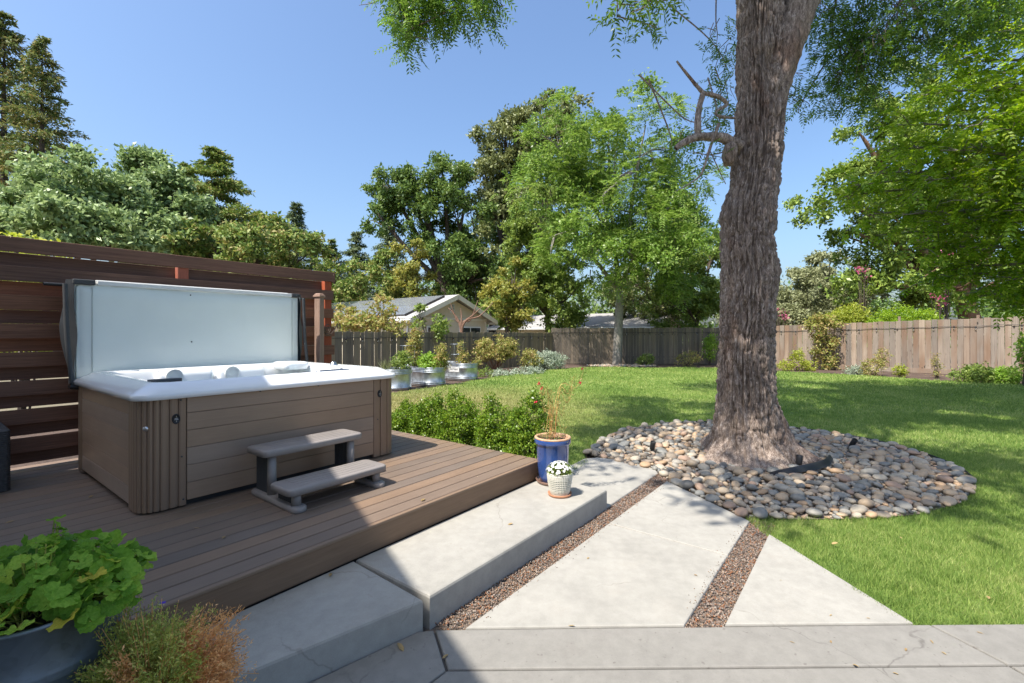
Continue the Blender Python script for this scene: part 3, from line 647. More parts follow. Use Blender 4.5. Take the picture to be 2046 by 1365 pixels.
    link('control_screen', loft_me('control_screen', [rrect(.33, .57, -d+.107, -d+.152, .01, z, 4) for z in (.936, .9395)], M['black'], False, True), None, sh)
    link('diverter_knob', lathe_me('diverter_knob', [(.045, 0), (.045, .02), (.03, .03), (.03, .045), (.012, .05)], M['steel'], 20, True, True), None, sh, (w-.30, -.25, .925))
    link('knob_base', lathe_me('knob_base', [(.09, 0), (.085, .012), (.05, .016)], M['acrylic'], 24, True, True), None, sh, (w-.30, -.25, .915))
    link('filter_grille', loft_me('filter_grille', [rrect(-w+.14, -w+.36, -d+.28, -d+.40, .05, z, 5) for z in (.905, .93, .936)], M['rubber'], False, True), None, sh)
hot_tub()
def cover():
    e = empty('spa_cover', st(2.1, 6.02, DZ), TH); tag(e, 'pale blue folded spa cover standing upright behind the hot tub', 'spa cover')
    x0, x1, z0, z1 = -1.09, 1.095, .83, 1.775
    nx, nz = 60, 30; r = np.random.default_rng(2)
    def panel(y, bulge, mat, name, dz=0.0, dx=0.0):
        X, Z = np.meshgrid(np.linspace(x0+dx, x1-dx, nx), np.linspace(z0, z1+dz, nz)); u = (X-x0)/(x1-x0); v = (Z-z0)/(z1-z0)
        edge = np.clip(np.minimum(np.minimum(u, 1-u)*16, np.minimum(v, 1-v)*8), 0, 1)**.5
        p = np.stack([X, Z, 0*X], -1).reshape(-1, 3); wr = (vnoise(p*[26, 5, 1]+3)-.5)*.010*np.exp(-v.ravel()*0)*(np.exp(-((1-v.ravel())/.13))+np.exp(-np.minimum(u, 1-u).ravel()/.05)*.8)
        wr += (vnoise(p*[5, 5, 1])-.5)*.006
        Yf = y-.05*edge.ravel()*bulge-wr
        V = np.stack([X.ravel(), Yf, Z.ravel()], 1); Bk = np.stack([X.ravel(), np.full(X.size, y+.045), Z.ravel()], 1)
        i = np.arange(nz-1)[:, None]*nx; j = np.arange(nx-1)[None]; F = np.stack([i+j, i+j+1, i+nx+j+1, i+nx+j], -1).reshape(-1, 4)
        n = nx*nz; rim = [k for k in range(nx)]+[nx*(k+1)-1 for k in range(1, nz)]+[nx*(nz-1)+k for k in range(nx-2, -1, -1)]+[nx*k for k in range(nz-2, 0, -1)]
        F2 = [(rim[k], rim[(k+1) % len(rim)], rim[(k+1) % len(rim)]+n, rim[k]+n) for k in range(len(rim))]
        F = np.concatenate([F, F[:, ::-1]+n, np.array(F2)]); return link(name, mesh_np(name, np.concatenate([V, Bk]), F, M[mat], True), None, e)
    panel(-.02, 1, 'vinyl', 'front_panel'); panel(.115, 1, 'greyvinyl', 'rear_panel', -.01, .01)
    pp = [(q[0], -.028, q[1]) for q in rrect(x0+.012, x1-.012, z0+.01, z1-.02, .03, 0, 4)[:, :2]]; link('piping', tubes_me('piping', [(pp+[pp[0]], .007)], M['vinyl'], 6), None, e)
    link('seam', tubes_me('seam', [([(x0+.12, -.068, z0), (x0+.118, -.072, z0+.4), (x0+.12, -.068, z1-.03)], .0035), ([(x1-.10, -.068, z0), (x1-.10, -.068, z1-.03)], .0035)], M['vinyl'], 5), None, e)
    link('top_channel', box_me('top_channel', x0+.16, x1-.10, -.062, -.028, z1-.012, z1+.032, M['white'], .006, 2), None, e)
    pp = [(q[0], -.028, q[1]) for q in rrect(x0+.012, x1-.012, z0+.01, z1-.02, .03, 0, 4)[:, :2]]; link('piping', tubes_me('piping', [(pp+[pp[0]], .007)], M['vinyl'], 6), None, e)
    link('seam', tubes_me('seam', [([(x0+.12, -.068, z0), (x0+.118, -.072, z0+.4), (x0+.12, -.068, z1-.03)], .0035), ([(x1-.10, -.068, z0), (x1-.10, -.068, z1-.03)], .0035)], M['vinyl'], 5), None, e)
    link('top_channel', box_me('top_channel', x0+.16, x1-.12, .0, .05, z1+.005, z1+.042, M['white'], .006, 2), None, e)
    for a, b in ((x0-.02, x0+.145), (x1-.10, x1+.005)): link('corner_cap', box_me('corner_cap', a, b, -.075, .10, z1-.015, z1+.035, M['rubber'], .01, 2), None, e)
    # vinyl skirts hanging down at both ends
    def skirt(xa, sgn, mat):
        V = []; nz2, ny2 = 26, 14
        for k in range(nz2):
            v = k/(nz2-1); z = z1+.03-v*(z1+.03-z0+.02)
            wd = .085*math.sin(min(1, v*1.6+.25)*math.pi*.5)*(1-max(0, v-.45)/.62)+.02
            for q in range(ny2):
                u = q/(ny2-1); V.append((xa+sgn*(wd*.85*math.sin(u*math.pi)+.012*math.sin(v*9+u*5)), -.07+u*.22+.01*math.sin(v*7), z))
        F = [(k*ny2+q, k*ny2+q+1, (k+1)*ny2+q+1, (k+1)*ny2+q) for k in range(nz2-1) for q in range(ny2-1)]
        link('skirt', mesh_np('skirt', V, F, M[mat], True), None, e)
    skirt(x0, -1, 'darkvinyl'); skirt(x1, 1, 'greyvinyl')
    link('lifter_bar', tubes_me('lifter_bar', [([(x0-.20, .06, z1-.02), (x1+.12, .06, z1-.02)], .016)], M['black'], 10), None, e)
    for x in (x0-.075, x1+.04):
        a = link('lifter_arm', tubes_me('lifter_arm', [(smooth_path([(x, -.09, z1-.02), (x+.01, -.10, 1.3), (x+.035, -.11, .95), (x+.045, -.12, .82)], 6), .02)], M['rubber'], 10), None, e)
        link('pivot', tubes_me('pivot', [([(x+.03, -.12, .80), (x+.16, -.14, .78)], .028), ([(x+.05, -.15, .815), (x+.05, -.09, .80)], .032)], M['black'], 10), None, a)
    for x, z in ((-.14, 1.20), (-.15, 1.715)): link('stud', lathe_me('stud', [(.008, 0), (.006, .006)], M['black'], 8, True, True), None, e, (x, -.072, z), (math.pi/2, 0, 0))
cover()
def tub_steps():
    e = empty('tub_steps', st(2.1, 3.62, DZ), TH); tag(e, 'grey two tread plastic steps in front of the hot tub', 'steps')
    def tread(y0, y1, z, name, x0, x1):
        def loop(a, zz):
            q = rrect(x0+a, x1-a, y0+a, y1-a, .045, zz, 5); u = (q[:, 0]-x0)/(x1-x0); f = np.clip((y1-q[:, 1])/(y1-y0), 0, 1)
            q[:, 1] -= f*.035*np.sin(np.clip(u, 0, 1)*math.pi); return q
        t = link(name, loft_me(name, [loop(a, zz) for a, zz in ((.012, z-.055), (.0, z-.048), (0, z-.012), (.004, z-.004), (.014, z))], M['plastic'], True, True), None, e)
        items = []
        for k in range(5):
            yy = y0+.05+(y1-y0-.09)*k/4
            items.append((smooth_path([(x0+.1, yy+.012*math.sin(k), z+.0005), (x0+.28, yy+.012*math.cos(k*2), z+.0005), (x0+.5, yy-.01, z+.0005), (x1-.1, yy+.01*math.sin(k*3), z+.0005)], 5), .0018))
        link('tread_grain', tubes_me('tread_grain', items, M['plastic'], 5), None, t)
    tread(-.345, -.04, .175, 'lower_tread', -.42, .44); tread(.03, .345, .395, 'upper_tread', -.42, .46)
    for x in (-.335, .36):
        link('foot', loft_me('foot', [rrect(x-.055+a, x+.055-a, -.37+a, .35-a, .053-a, z, 8) for a, z in ((.004, 0), (0, .006), (0, .032), (.012, .042))], M['plastic'], True, True), None, e)
        link('front_column', lathe_me('front_column', [(.034, .04), (.033, .125)], M['plastic'], 20, True, True), None, e, (x, -.285, 0))
        link('rear_column', lathe_me('rear_column', [(.034, .04), (.032, .345)], M['plastic'], 20, True, True), None, e, (x, .085, 0))
        rb = []; 
        for k in range(9): rb.append(([(x, .12+k*.024, .04), (x, .12+k*.024, .345)], .014))
        for k in range(8): rb.append(([(x, -.24+k*.028, .04), (x, -.24+k*.028, .125)], .014))
        link('ribbed_panel', tubes_me('ribbed_panel', rb, M['rubber'], 6), None, e)
tub_steps()
def chair():
    e = empty('wicker_armchair', st(.11, 5.93, DZ), TH); tag(e, 'dark grey wicker armchair cut off by the left edge', 'armchair')
    def woven(name, x0, x1, y0, y1, z0, z1):
        bm = loft_me(name, [rrect(x0+a, x1-a, y0+a, y1-a, .03, z, 4) for k in range(int((z1-z0)/.016)) for a, z in ((.006, z0+k*.016), (0, z0+k*.016+.004), (0, z0+k*.016+.012))]+[rrect(x0+.012, x1-.012, y0+.012, y1-.012, .025, z1, 4)], M['wicker'], True, True)
        return link(name, bm, None, e)
    woven('arm', .33, .45, -.31, .31, .0, .50); woven('arm', -.45, -.33, -.31, .31, .0, .50); woven('backrest', -.33, .33, .20, .31, .02, .72); woven('seat_base', -.33, .33, -.30, .20, .06, .28)
    link('cushion', loft_me('cushion', [rrect(-.32+a, .32-a, -.29+a, .19-a, .05, z, 5) for a, z in ((.02, .285), (0, .30), (0, .37), (.02, .395), (.06, .405))], M['greyvinyl'], True, True), None, e)
chair()
# ================================================================== LEAF BUILDERS
def unit(v): return v/(np.linalg.norm(v, axis=-1, keepdims=True)+1e-9)
def leaf_quads(P, D, N, L, Wd, fold=.18):
    """kite-shaped leaves from points P along D with normal N"""
    Sd = unit(np.cross(D, N)); N = np.cross(Sd, D); L = np.broadcast_to(np.asarray(L, float), (len(P),))[:, None]; Wd = np.broadcast_to(np.asarray(Wd, float), (len(P),))[:, None]
    v0 = P; v1 = P+D*L*.45+Sd*Wd*.5+N*Wd*fold; v2 = P+D*L-N*L*.08; v3 = P+D*L*.45-Sd*Wd*.5+N*Wd*fold
    V = np.stack([v0, v1, v2, v3], 1).reshape(-1, 3); F = np.arange(len(V)).reshape(-1, 4); return V, F
def clump_points(blobs, nclump, nleaf, cr, r, shell=.5, puff=0.0):
    """blobs: (centre, (rx,ry,rz)); leaves gather in small clumps, and the clumps in rounded puffs with gaps between"""
    Wt = np.array([(b[1][0]*b[1][1]*b[1][2])**(2/3) for b in blobs]); Wt /= Wt.sum()
    C0 = np.array([b[0] for b in blobs], float); R0 = np.array([b[1] for b in blobs], float)
    def shell_pts(n, sh):
        idx = r.choice(len(blobs), n, p=Wt); d = unit(r.normal(0, 1, (n, 3))); u = sh+(1-sh)*r.random(n)**.6; u *= .86+.28*vnoise(d*2.3+idx[:, None]*3.7)
        return C0[idx]+d*R0[idx]*u[:, None], d
    if puff > 0:
        npf = max(8, nclump//9); pc, pd = shell_pts(npf, shell); pr = puff*r.uniform(.6, 1.3, npf); k = r.integers(0, npf, nclump)
        e = unit(r.normal(0, 1, (nclump, 3))+pd[k]*.7+[0, 0, .45]); c = pc[k]+e*pr[k][:, None]*r.uniform(.55, 1.0, (nclump, 1))*[1, 1, .75]; d = unit(e+pd[k]*.4)
    else: c, d = shell_pts(nclump, shell)
    k = r.poisson(nleaf, nclump); rad = cr*r.uniform(.6, 1.35, nclump); cc = np.repeat(c, k, 0); dd = np.repeat(d, k, 0)
    P = cc+r.normal(0, 1, (len(cc), 3))*np.repeat(rad, k)[:, None]*[1, 1, .72]
    return P, dd, c
def blob_leaves(blobs, nclump, nleaf, cr, L, r, asp=.5, shell=.5, up=.5, keep=None, puff=0.0):
    P, O, c = clump_points(blobs, nclump, nleaf, cr, r, shell, puff)
    if keep is not None: k = keep(P); P, O = P[k], O[k]
    n = len(P); D = unit(r.normal(0, 1, (n, 3))+O*.5+[0, 0, -.15]); N = unit(r.normal(0, .7, (n, 3))+O*.5+[0, 0, up])
    l = L*r.uniform(.6, 1.3, n); V, F = leaf_quads(P, D, N, l, l*asp); return V, F, c
def frond_leaves(P, D, Lr, nl, ll, lw, r, droop=.35):
    """pinnate leaves: a bending stalk with leaflets on both sides"""
    n = len(P); D = unit(D); Lr = np.broadcast_to(np.asarray(Lr, float), (n,))*r.uniform(.7, 1.25, n)
    side = unit(np.cross(D, np.array((0, 0, 1.0))+r.normal(0, .25, (n, 3)))); nor = unit(np.cross(side, D)); Ps, Ds, Ns, Ls = [], [], [], []
    for i in range(nl):
        u = .18+.82*(i//2+.5)/(nl/2); sg = 1 if i % 2 else -1
        base = P+D*(Lr*u)[:, None]+np.array((0, 0, -1.0))*(droop*Lr*u*u)[:, None]
        Ps.append(base); Ds.append(unit(side*sg*.85+D*.55+np.array((0, 0, -1.0))*(droop*.9*u)+r.normal(0, .12, (n, 3)))); Ns.append(nor+r.normal(0, .2, (n, 3))); Ls.append(ll*(1-.45*abs(u-.45))*r.uniform(.8, 1.15, n))
    Ps, Ds, Ns, Ls = map(np.concatenate, (Ps, Ds, Ns, Ls)); return leaf_quads(Ps, Ds, unit(Ns), Ls, Ls*lw)
def join_vf(parts):
    Vs, Fs, o = [], [], 0
    for V, F in parts: Vs.append(V); Fs.append(F+o); o += len(V)
    return np.concatenate(Vs), np.concatenate(Fs)
# leaf materials
LM = {}
LM['geranium'] = m_leaf('geranium_leaf', [(0.076, 0.137, 0.019), (0.138, 0.231, 0.025), (0.235, 0.315, 0.043)], .3, clump=14)
LM['lobelia_green'] = m_leaf('dull_green_sprigs', [(0.178, 0.232, 0.045), (0.373, 0.435, 0.089), (0.616, 0.574, 0.163)], .25, clump=12)
LM['lobelia_dry'] = m_leaf('dry_orange_sprigs', [(0.325, 0.172, 0.070), (0.683, 0.374, 0.140), (0.910, 0.577, 0.265)], .25, clump=12)
LM['box'] = m_leaf('boxwood_leaf', [(.045, .10, .010), (.12, .22, .02), (.28, .38, .05)], .3, .3, clump=7)
LM['white_petal'] = m_leaf('white_petal', [(0.720, 0.700, 0.680), (0.800, 0.800, 0.780)], .2, clump=5)
LM['red_petal'] = m_leaf('red_petal', [(0.550, 0.020, 0.050), (0.750, 0.060, 0.100)], .2, clump=5)
LM['pink_petal'] = m_leaf('pink_petal', [(0.450, 0.054, 0.168), (0.650, 0.180, 0.308)], .3, clump=5)
LM['olive_dry'] = m_leaf('yellowing_leaf', [(0.120, 0.179, 0.036), (0.240, 0.273, 0.063), (0.360, 0.326, 0.108), (0.380, 0.252, 0.108)], .3, clump=3)
LM['basil'] = m_leaf('bright_green_leaf', [(.10, .20, .02), (.20, .34, .04), (.32, .45, .08)], .35, clump=5)
LM['midgreen'] = m_leaf('mid_green_leaf', [(0.066, 0.124, 0.026), (0.159, 0.234, 0.046), (0.305, 0.377, 0.091)], .3, clump=3)
LM['greypl'] = m_leaf('silver_grey_leaf', [(0.172, 0.227, 0.160), (0.304, 0.365, 0.274), (0.436, 0.479, 0.376)], .2, clump=4)
LM['yellowgreen'] = m_leaf('yellow_green_leaf', [(.16, .22, .02), (.30, .36, .05), (.45, .46, .10)], .4, clump=3)
LM['oak'] = m_leaf('oak_leaf', [(.038, .08, .018), (.10, .17, .036), (.22, .30, .08)], .22, .4, clump=.9)
LM['oak_brown'] = m_leaf('dusty_oak_leaf', [(0.055, 0.077, 0.024), (0.154, 0.182, 0.061), (0.297, 0.319, 0.132)], .2, .4, clump=.9)
LM['silver_tree'] = m_leaf('grey_green_leaf', [(.065, .12, .04), (.19, .275, .10), (.40, .50, .23)], .25, .45, clump=.7)
LM['redwood'] = m_leaf('redwood_needle', [(.045, .09, .03), (.105, .165, .045), (.20, .23, .07), (.32, .24, .09)], .2, .6, clump=.6)
LM['redwood_green'] = m_leaf('green_redwood_needle', [(.045, .09, .02), (.12, .20, .04), (.23, .30, .07), (.33, .27, .10)], .2, .6, clump=.6)
LM['bluefir'] = m_leaf('blue_green_needle', [(0.049, 0.089, 0.048), (0.123, 0.177, 0.081), (0.230, 0.258, 0.121)], .15, .6, clump=.6)
LM['pistache'] = m_leaf('feathery_leaf', [(.06, .125, .02), (.145, .25, .04), (.30, .40, .11)], .35, .3, clump=1.2, spec=.25)
LM['canopy'] = m_leaf('shade_tree_leaf', [(.04, .105, .018), (.10, .20, .03), (.20, .31, .055)], .35, .35, clump=1.5)
LM['lime'] = m_leaf('lime_leaf', [(.085, .18, .012), (.19, .32, .022), (.35, .45, .05)], .42, .4, clump=1.3)
LM['brightoak'] = m_leaf('bright_oak_leaf', [(.05, .09, .018), (.15, .225, .04), (.34, .44, .09)], .25, .4, clump=1.1)
LM['olive'] = m_leaf('olive_leaf', [(0.129, 0.149, 0.069), (0.246, 0.270, 0.138), (0.375, 0.391, 0.218)], .25, .5, clump=1.0)
LM['autumn'] = m_leaf('yellowing_tree_leaf', [(.12, .17, .03), (.25, .27, .06), (.38, .33, .08)], .35, .5, clump=.8)
LM['fallen'] = m_leaf('fallen_leaf', [(.30, .20, .09), (.40, .29, .13), (.18, .11, .06)], .1, .7, clump=9)
LM['grasstuft'] = m_leaf('chive_leaf', [(0.166, 0.200, 0.076), (0.276, 0.294, 0.128)], .2, clump=6)

# ================================================================== POTS
def geranium():
    C = (-1.43, 1.42); rz_ = .85; R = .21; r = np.random.default_rng(21)
    e = empty('potted_geranium', (C[0], C[1], 0)); tag(e, 'leafy green geranium in a galvanized tub at the lower left', 'potted plant')
    tub = link('tub', lathe_me('tub', [(.155, 0), (.16, .01), (.19, .5), (.196, .68), (.201, .686), (.197, .693), (.201, .70), (.198, .707), (.207, rz_-.012), (.214, rz_-.008), (.214, rz_), (.207, rz_+.002), (.202, rz_-.01), (.19, .70)], M['galv_dark'], 64), None, e)
    link('soil', lathe_me('soil', [(.203, rz_-.045), (.12, rz_-.04), (.01, rz_-.03)], M['soil'], 32, False, True), None, e)
    protos = []
    for q in range(4):
        n = 42; a = np.linspace(-math.pi*.90, math.pi*.90, n); lob = 1+.09*np.cos(a*3.5)+.045*np.cos(a*17+q); V = [(0, 0, 0)]
        for f in (.33, .68, 1.0):
            for ai, lb in zip(a, lob): V.append((f*(lb if f == 1 else 1)*math.cos(ai)*1.0+.18, f*lb*math.sin(ai), .30*f*f*.8+.10*f*math.cos(ai*7+q)*(1 if f > .5 else .3)-.06*f))
        F = [(0, 1+i, 2+i, 2+i) for i in range(n-1)]; me = bpy.data.meshes.new('leaf')
        faces = [(0, 1+i, 2+i) for i in range(n-1)]+[(1+k*n+i, 1+(k+1)*n+i, 2+(k+1)*n+i, 2+k*n+i) for k in (0, 1) for i in range(n-1)]
        me.from_pydata(V, [], faces); shade(me); me.materials.append(LM['geranium_obj']); protos.append(me)
    items = []; cnt = 0
    while cnt < 290:
        a = r.uniform(0, 6.283); rad = .265*math.sqrt(r.random()); hgt = .010+.145*max(0, 1-(rad/.31)**2)*r.uniform(.25, 1.15)
        if cnt < 6: a, rad, hgt = math.radians(75+8*cnt), .03+.012*cnt, .15+.012*cnt
        x, y = rad*math.cos(a), rad*math.sin(a)
        if y < -.12 and rad > .20 and r.random() < .75: continue
        z = rz_-.01+hgt-.05*max(0, rad-.2)/.1; tilt = r.normal(.25, .28)+rad*1.3; sz = r.uniform(.019, .036)*(1.1 if hgt < .12 else .85)
        q = Vector((math.cos(a), math.sin(a), 0)); nrm = (Vector((0, -.35, .9))+q*tilt+Vector(r.normal(0, .42, 3))).normalized()
        rot = nrm.to_track_quat('Z', 'Y').to_euler(); rot2 = (Matrix.Rotation(0, 3, 'X') @ nrm.to_track_quat('Z', 'Y').to_matrix() @ Matrix.Rotation(r.uniform(0, 6.28), 3, 'Z')).to_euler()
        link('leaf', protos[int(r.integers(4))], None, e, (x, y, z), rot2, (sz, sz, sz))
        b = (x*.35+r.normal(0, .02), y*.35+r.normal(0, .02), rz_-.05); items.append((smooth_path([b, (x*.7, y*.7, (b[2]+z)/2+.02), (x, y, z)], 4), .0022)); cnt += 1
    link('stems', tubes_me('stems', items, LM['lobelia_green'], 5), None, e)
def m_geranium():
    m = MT('geranium_leaf_each'); rr = m.n('ObjectInfo').outputs['Random']; v = m.coord('Object'); nz = m.noise(v, 3.0, 3); ln = m.n('VectorMath', operation='LENGTH'); m.t.links.new(v, ln.inputs[0])
    col = m.ramp(rr, [(0, (.11, .22, .025)), (.4, (.20, .37, .045)), (.75, (.31, .50, .07)), (.94, (.40, .54, .08)), (.975, (.60, .52, .08))])
    col = m.mix(col, m.mix(col, (.7, .8, .6), 1.0, 'MULTIPLY'), m.ramp(nz, [(.4, (0, 0, 0)), (.65, (1, 1, 1))]))
    m.p(Base_Color=col, Roughness=.65); m.b.inputs['Specular IOR Level'].default_value = .2; t = m.n('BsdfTranslucent'); m.t.links.new(m.n('HueSaturation', {'Color': col, 'Value': 1.6}).outputs[0], t.inputs[0])
    w_ = m.n('TexWave', {'Vector': v, 'Scale': 2.2, 'Distortion': 2.0}); m.bump(w_.outputs[0], .25, .05)
    mx = m.n('MixShader', {0: .35}); m.t.links.new(m.b.outputs[0], mx.inputs[1]); m.t.links.new(t.outputs[0], mx.inputs[2]); m.t.links.new(mx.outputs[0], m.out.inputs[0]); return m.m
LM['geranium_obj'] = m_geranium()
geranium()
def lobelia():
    C = (-1.09, 1.42); r = np.random.default_rng(8)
    e = empty('potted_lobelia', (C[0], C[1], 0)); tag(e, 'half dried trailing lobelia with one violet flower in the foreground', 'potted plant')
    link('pot', lathe_me('pot', [(.10, 0), (.105, .01), (.14, .46), (.152, .462), (.152, .50), (.14, .50), (.135, .45)], M['terracotta'], 36, True, False), None, e)
    link('soil', lathe_me('soil', [(.137, .475), (.01, .49)], M['soil'], 24, False, True), None, e)
    gr, dr, stm = [], [], []
    n = 900; a = r.uniform(0, 2*math.pi, n); el = np.arccos(r.uniform(-.05, 1, n)); d = np.stack([np.sin(el)*np.cos(a), np.sin(el)*np.sin(a), np.cos(el)], 1)
    lump = .62+.75*vnoise(d*2.4+4); R = np.stack([.255*lump, .225*lump, .27*lump], 1); tip = np.array((0, 0, .50))+d*R*r.uniform(.72, 1.12, n)[:, None]
    base = np.array((0, 0, .48))+d*[.10, .10, .03]
    dryness = vnoise(d*1.7+[9, 2, 5])+.35*d[:, 0]-.25*d[:, 1]*-1-.18
    # a fresh green cushion at the front of the pot
    for i in range(n):
        p = smooth_path([base[i], (base[i]*.5+tip[i]*.5)+[0, 0, .04], tip[i]], 5); stm.append((p, .0011))
        m_ = 42; u = r.uniform(.35, 1.0, m_); q = p[np.minimum((u*(len(p)-1)).astype(int), len(p)-1)]+r.normal(0, .007, (m_, 3))
        D = unit(r.normal(0, 1, (m_, 3))+d[i]*1.1); N = unit(r.normal(0, 1, (m_, 3))+[0, 0, .6]); l = r.uniform(.008, .017, m_)
        (dr if dryness[i] > .30 and not (d[i][1] < -.45 and d[i][2] < .55) else gr).append(leaf_quads(q, D, N, l, l*.3))
    for lst, nm, mt in ((gr, 'green_sprigs', 'lobelia_green'), (dr, 'dry_sprigs', 'lobelia_dry')):
        V, F = join_vf(lst); k = V.shape[0]; link(nm, mesh_np(nm, V, F, LM[mt]), None, e)
    link('stems', tubes_me('stems', stm[::2], LM['lobelia_dry'], 3), None, e)
    vm = m_plain('violet_petal', (.06, .01, .45), .5); P = np.array([[-.09, .16, .735]]*5); an = np.arange(5)*1.257
    D = unit(np.stack([np.cos(an), np.sin(an), np.full(5, .3)], 1)); V, F = leaf_quads(P, D, np.tile([[0, 0, 1.0]], (5, 1)), .014, .008); link('violet_flower', mesh_np('violet_flower', V, F, vm), None, e)
lobelia()
def blue_pot():
    C = (.405, 4.66); z = .165; r = np.random.default_rng(4)
    e = empty('blue_pot', (C[0], C[1], z)); tag(e, 'tall cobalt blue glazed pot holding a sparse salvia with red flowers', 'potted plant')
    link('saucer', lathe_me('saucer', [(.13, 0), (.155, .006), (.17, .035), (.164, .036), (.15, .014), (.02, .012)], M['brown_glaze'], 48, True, True), None, e)
    pt = link('pot', lathe_me('pot', [(.115, .013), (.126, .02), (.138, .07), (.150, .16), (.158, .28), (.163, .385), (.166, .39), (.178, .392), (.181, .398), (.181, .432), (.178, .438)], M['blue_glaze'], 56), None, e)
    link('rim', lathe_me('rim', [(.178, .438), (.181, .441), (.180, .452), (.172, .457), (.158, .455), (.153, .445), (.151, .38)], M['rawclay'], 56, False, False), None, e)
    link('soil', lathe_me('soil', [(.152, .415), (.08, .425), (.01, .43)], M['soil'], 32, False, True), None, e)
    gl = m_plain('turquoise_pebble', (.02, .3, .38), .3); V, F = pebbles(np.stack([r.normal(.055, .022, 20), r.normal(-.08, .014, 20), np.full(20, .43)], 1), r.uniform(.006, .012, 20), ICO1, r); link('turquoise_pebbles', mesh_np('turquoise_pebbles', V, F, gl), None, e)
    stems, P, D = [], [], []
    tips = [(-.14, .0, 1.04), (-.05, .02, .97), (.22, .05, 1.05), (.33, .05, 1.14), (.20, .0, .93), (-.10, .05, .80), (.12, .05, .75), (-.02, -.05, .68), (.05, .0, .62), (-.09, -.02, .58), (.13, -.02, .55)]
    for tx, ty, tz in tips:
        b = np.array((r.normal(-.01, .05), r.normal(0, .045), .42)); p = smooth_path([b, b*.6+np.array((tx*.30, ty*.3, .42+.3*(tz-.42)*1.3)), (tx*.72, ty*.7, .42+(tz-.42)*.72), (tx, ty, tz)], 8); stems.append((p, np.linspace(.0018, .0008, len(p))))
        m_ = int(95*(tz-.42)+14); k = r.integers(6, len(p), m_); P.append(p[k]+r.normal(0, .012, (m_, 3))); D.append(unit(r.normal(0, 1, (m_, 3))))
    P, D = np.concatenate(P), np.concatenate(D); b2 = np.array((-.03, 0, .45))+r.normal(0, 1, (260, 3))*[.07, .06, .045]; P = np.concatenate([P, b2]); D = np.concatenate([D, unit(r.normal(0, 1, (260, 3)))])
    V, F = leaf_quads(P, D, unit(r.normal(0, 1, D.shape)), r.uniform(.014, .030, len(P)), .011); link('leaves', mesh_np('leaves', V, F, LM['olive_dry']), None, e)
    link('stems', tubes_me('stems', stems, LM['lobelia_dry'], 5), None, e)
    fl = [(-.138, -.01, .98), (-.17, -.01, .80), (.275, .02, .985), (.30, .03, 1.12), (-.11, 0, .93)]
    for f in fl:
        n = 9; DD = unit(r.normal(0, 1, (n, 3))); V, F = leaf_quads(np.zeros((n, 3)), DD, unit(r.normal(0, 1, (n, 3))), .022, .014); link('red_flower', mesh_np('red_flower', V, F, LM['red_petal']), None, e, f)
blue_pot()
def white_pot():
    C = (.437, 4.285); z = .165; r = np.random.default_rng(14)
    e = empty('textured_pot', (C[0], C[1], z)); tag(e, 'small cream waffle textured pot of white flowers on terracotta saucer', 'potted plant')
    link('saucer', lathe_me('saucer', [(.09, 0), (.104, .004), (.110, .024), (.104, .025), (.096, .010), (.01, .010)], M['terracotta'], 44, True, True), None, e)
    prof = np.array([(.076, .011), (.084, .02), (.096, .06), (.106, .11), (.113, .16), (.1155, .19), (.113, .205)])
    zz = np.linspace(0, 1, 30); rr = np.interp(zz, np.linspace(0, 1, 7), prof[:, 0]); zh = np.interp(zz, np.linspace(0, 1, 7), prof[:, 1])
    link('pot', lathe_me('pot', [(a-.003, b) for a, b in zip(rr, zh)]+[(.105, .207), (.10, .18)], M['green_grout'], 44), None, e)
    # raised cream lattice of hoops and ribs
    it = []; an = np.linspace(0, 2*math.pi, 45)
    for k in range(1, 17):
        q = np.interp(k/17, zz, rr); h = np.interp(k/17, zz, zh); it.append((np.stack([q*np.cos(an), q*np.sin(an), np.full(45, h)], 1), .0032))
    for k in range(44):
        a = 2*math.pi*k/44; it.append((np.stack([rr*math.cos(a), rr*math.sin(a), zh], 1)[::3], .0034))
    link('lattice', tubes_me('lattice', it, M['cream_glaze'], 5), None, e)
    link('rim', lathe_me('rim', [(.113, .20), (.118, .205), (.117, .212), (.108, .213), (.104, .20)], M['cream_glaze'], 44, False), None, e)
    link('soil', lathe_me('soil', [(.105, .195), (.01, .2)], M['soil'], 24, False, True), None, e)
    n = 1500; d = unit(r.normal(0, 1, (n, 3))); d[:, 2] = np.abs(d[:, 2]); P = np.array((0, 0, .205))+d*[.118, .118, .085]*r.uniform(.5, 1.0, (n, 1))
    V, F = leaf_quads(P, unit(d+r.normal(0, .6, (n, 3))), unit(r.normal(0, 1, (n, 3))), r.uniform(.012, .022, n), .009); link('leaves', mesh_np('leaves', V, F, LM['midgreen']), None, e)
    m_ = 92; d = unit(r.normal(0, 1, (m_, 3))); d[:, 2] = np.abs(d[:, 2])*1.2+.15; d = unit(d); c = np.array((0, 0, .212))+d*[.125, .125, .095]; Ps, Ds, Ns = [], [], []
    for i in range(m_):
        u = unit(np.cross(d[i], [.3, .2, 1.0])); v = np.cross(d[i], u); ph = r.uniform(0, 6.28)
        for q in range(5):
            a = ph+q*1.2566; Ps.append(c[i]); Ds.append(unit(u*math.cos(a)+v*math.sin(a)+d[i]*.2)); Ns.append(d[i])
    V, F = leaf_quads(np.array(Ps), np.array(Ds), np.array(Ns), .0155, .0125, .02); link('blossoms', mesh_np('blossoms', V, F, LM['white_petal']), None, e)
white_pot()
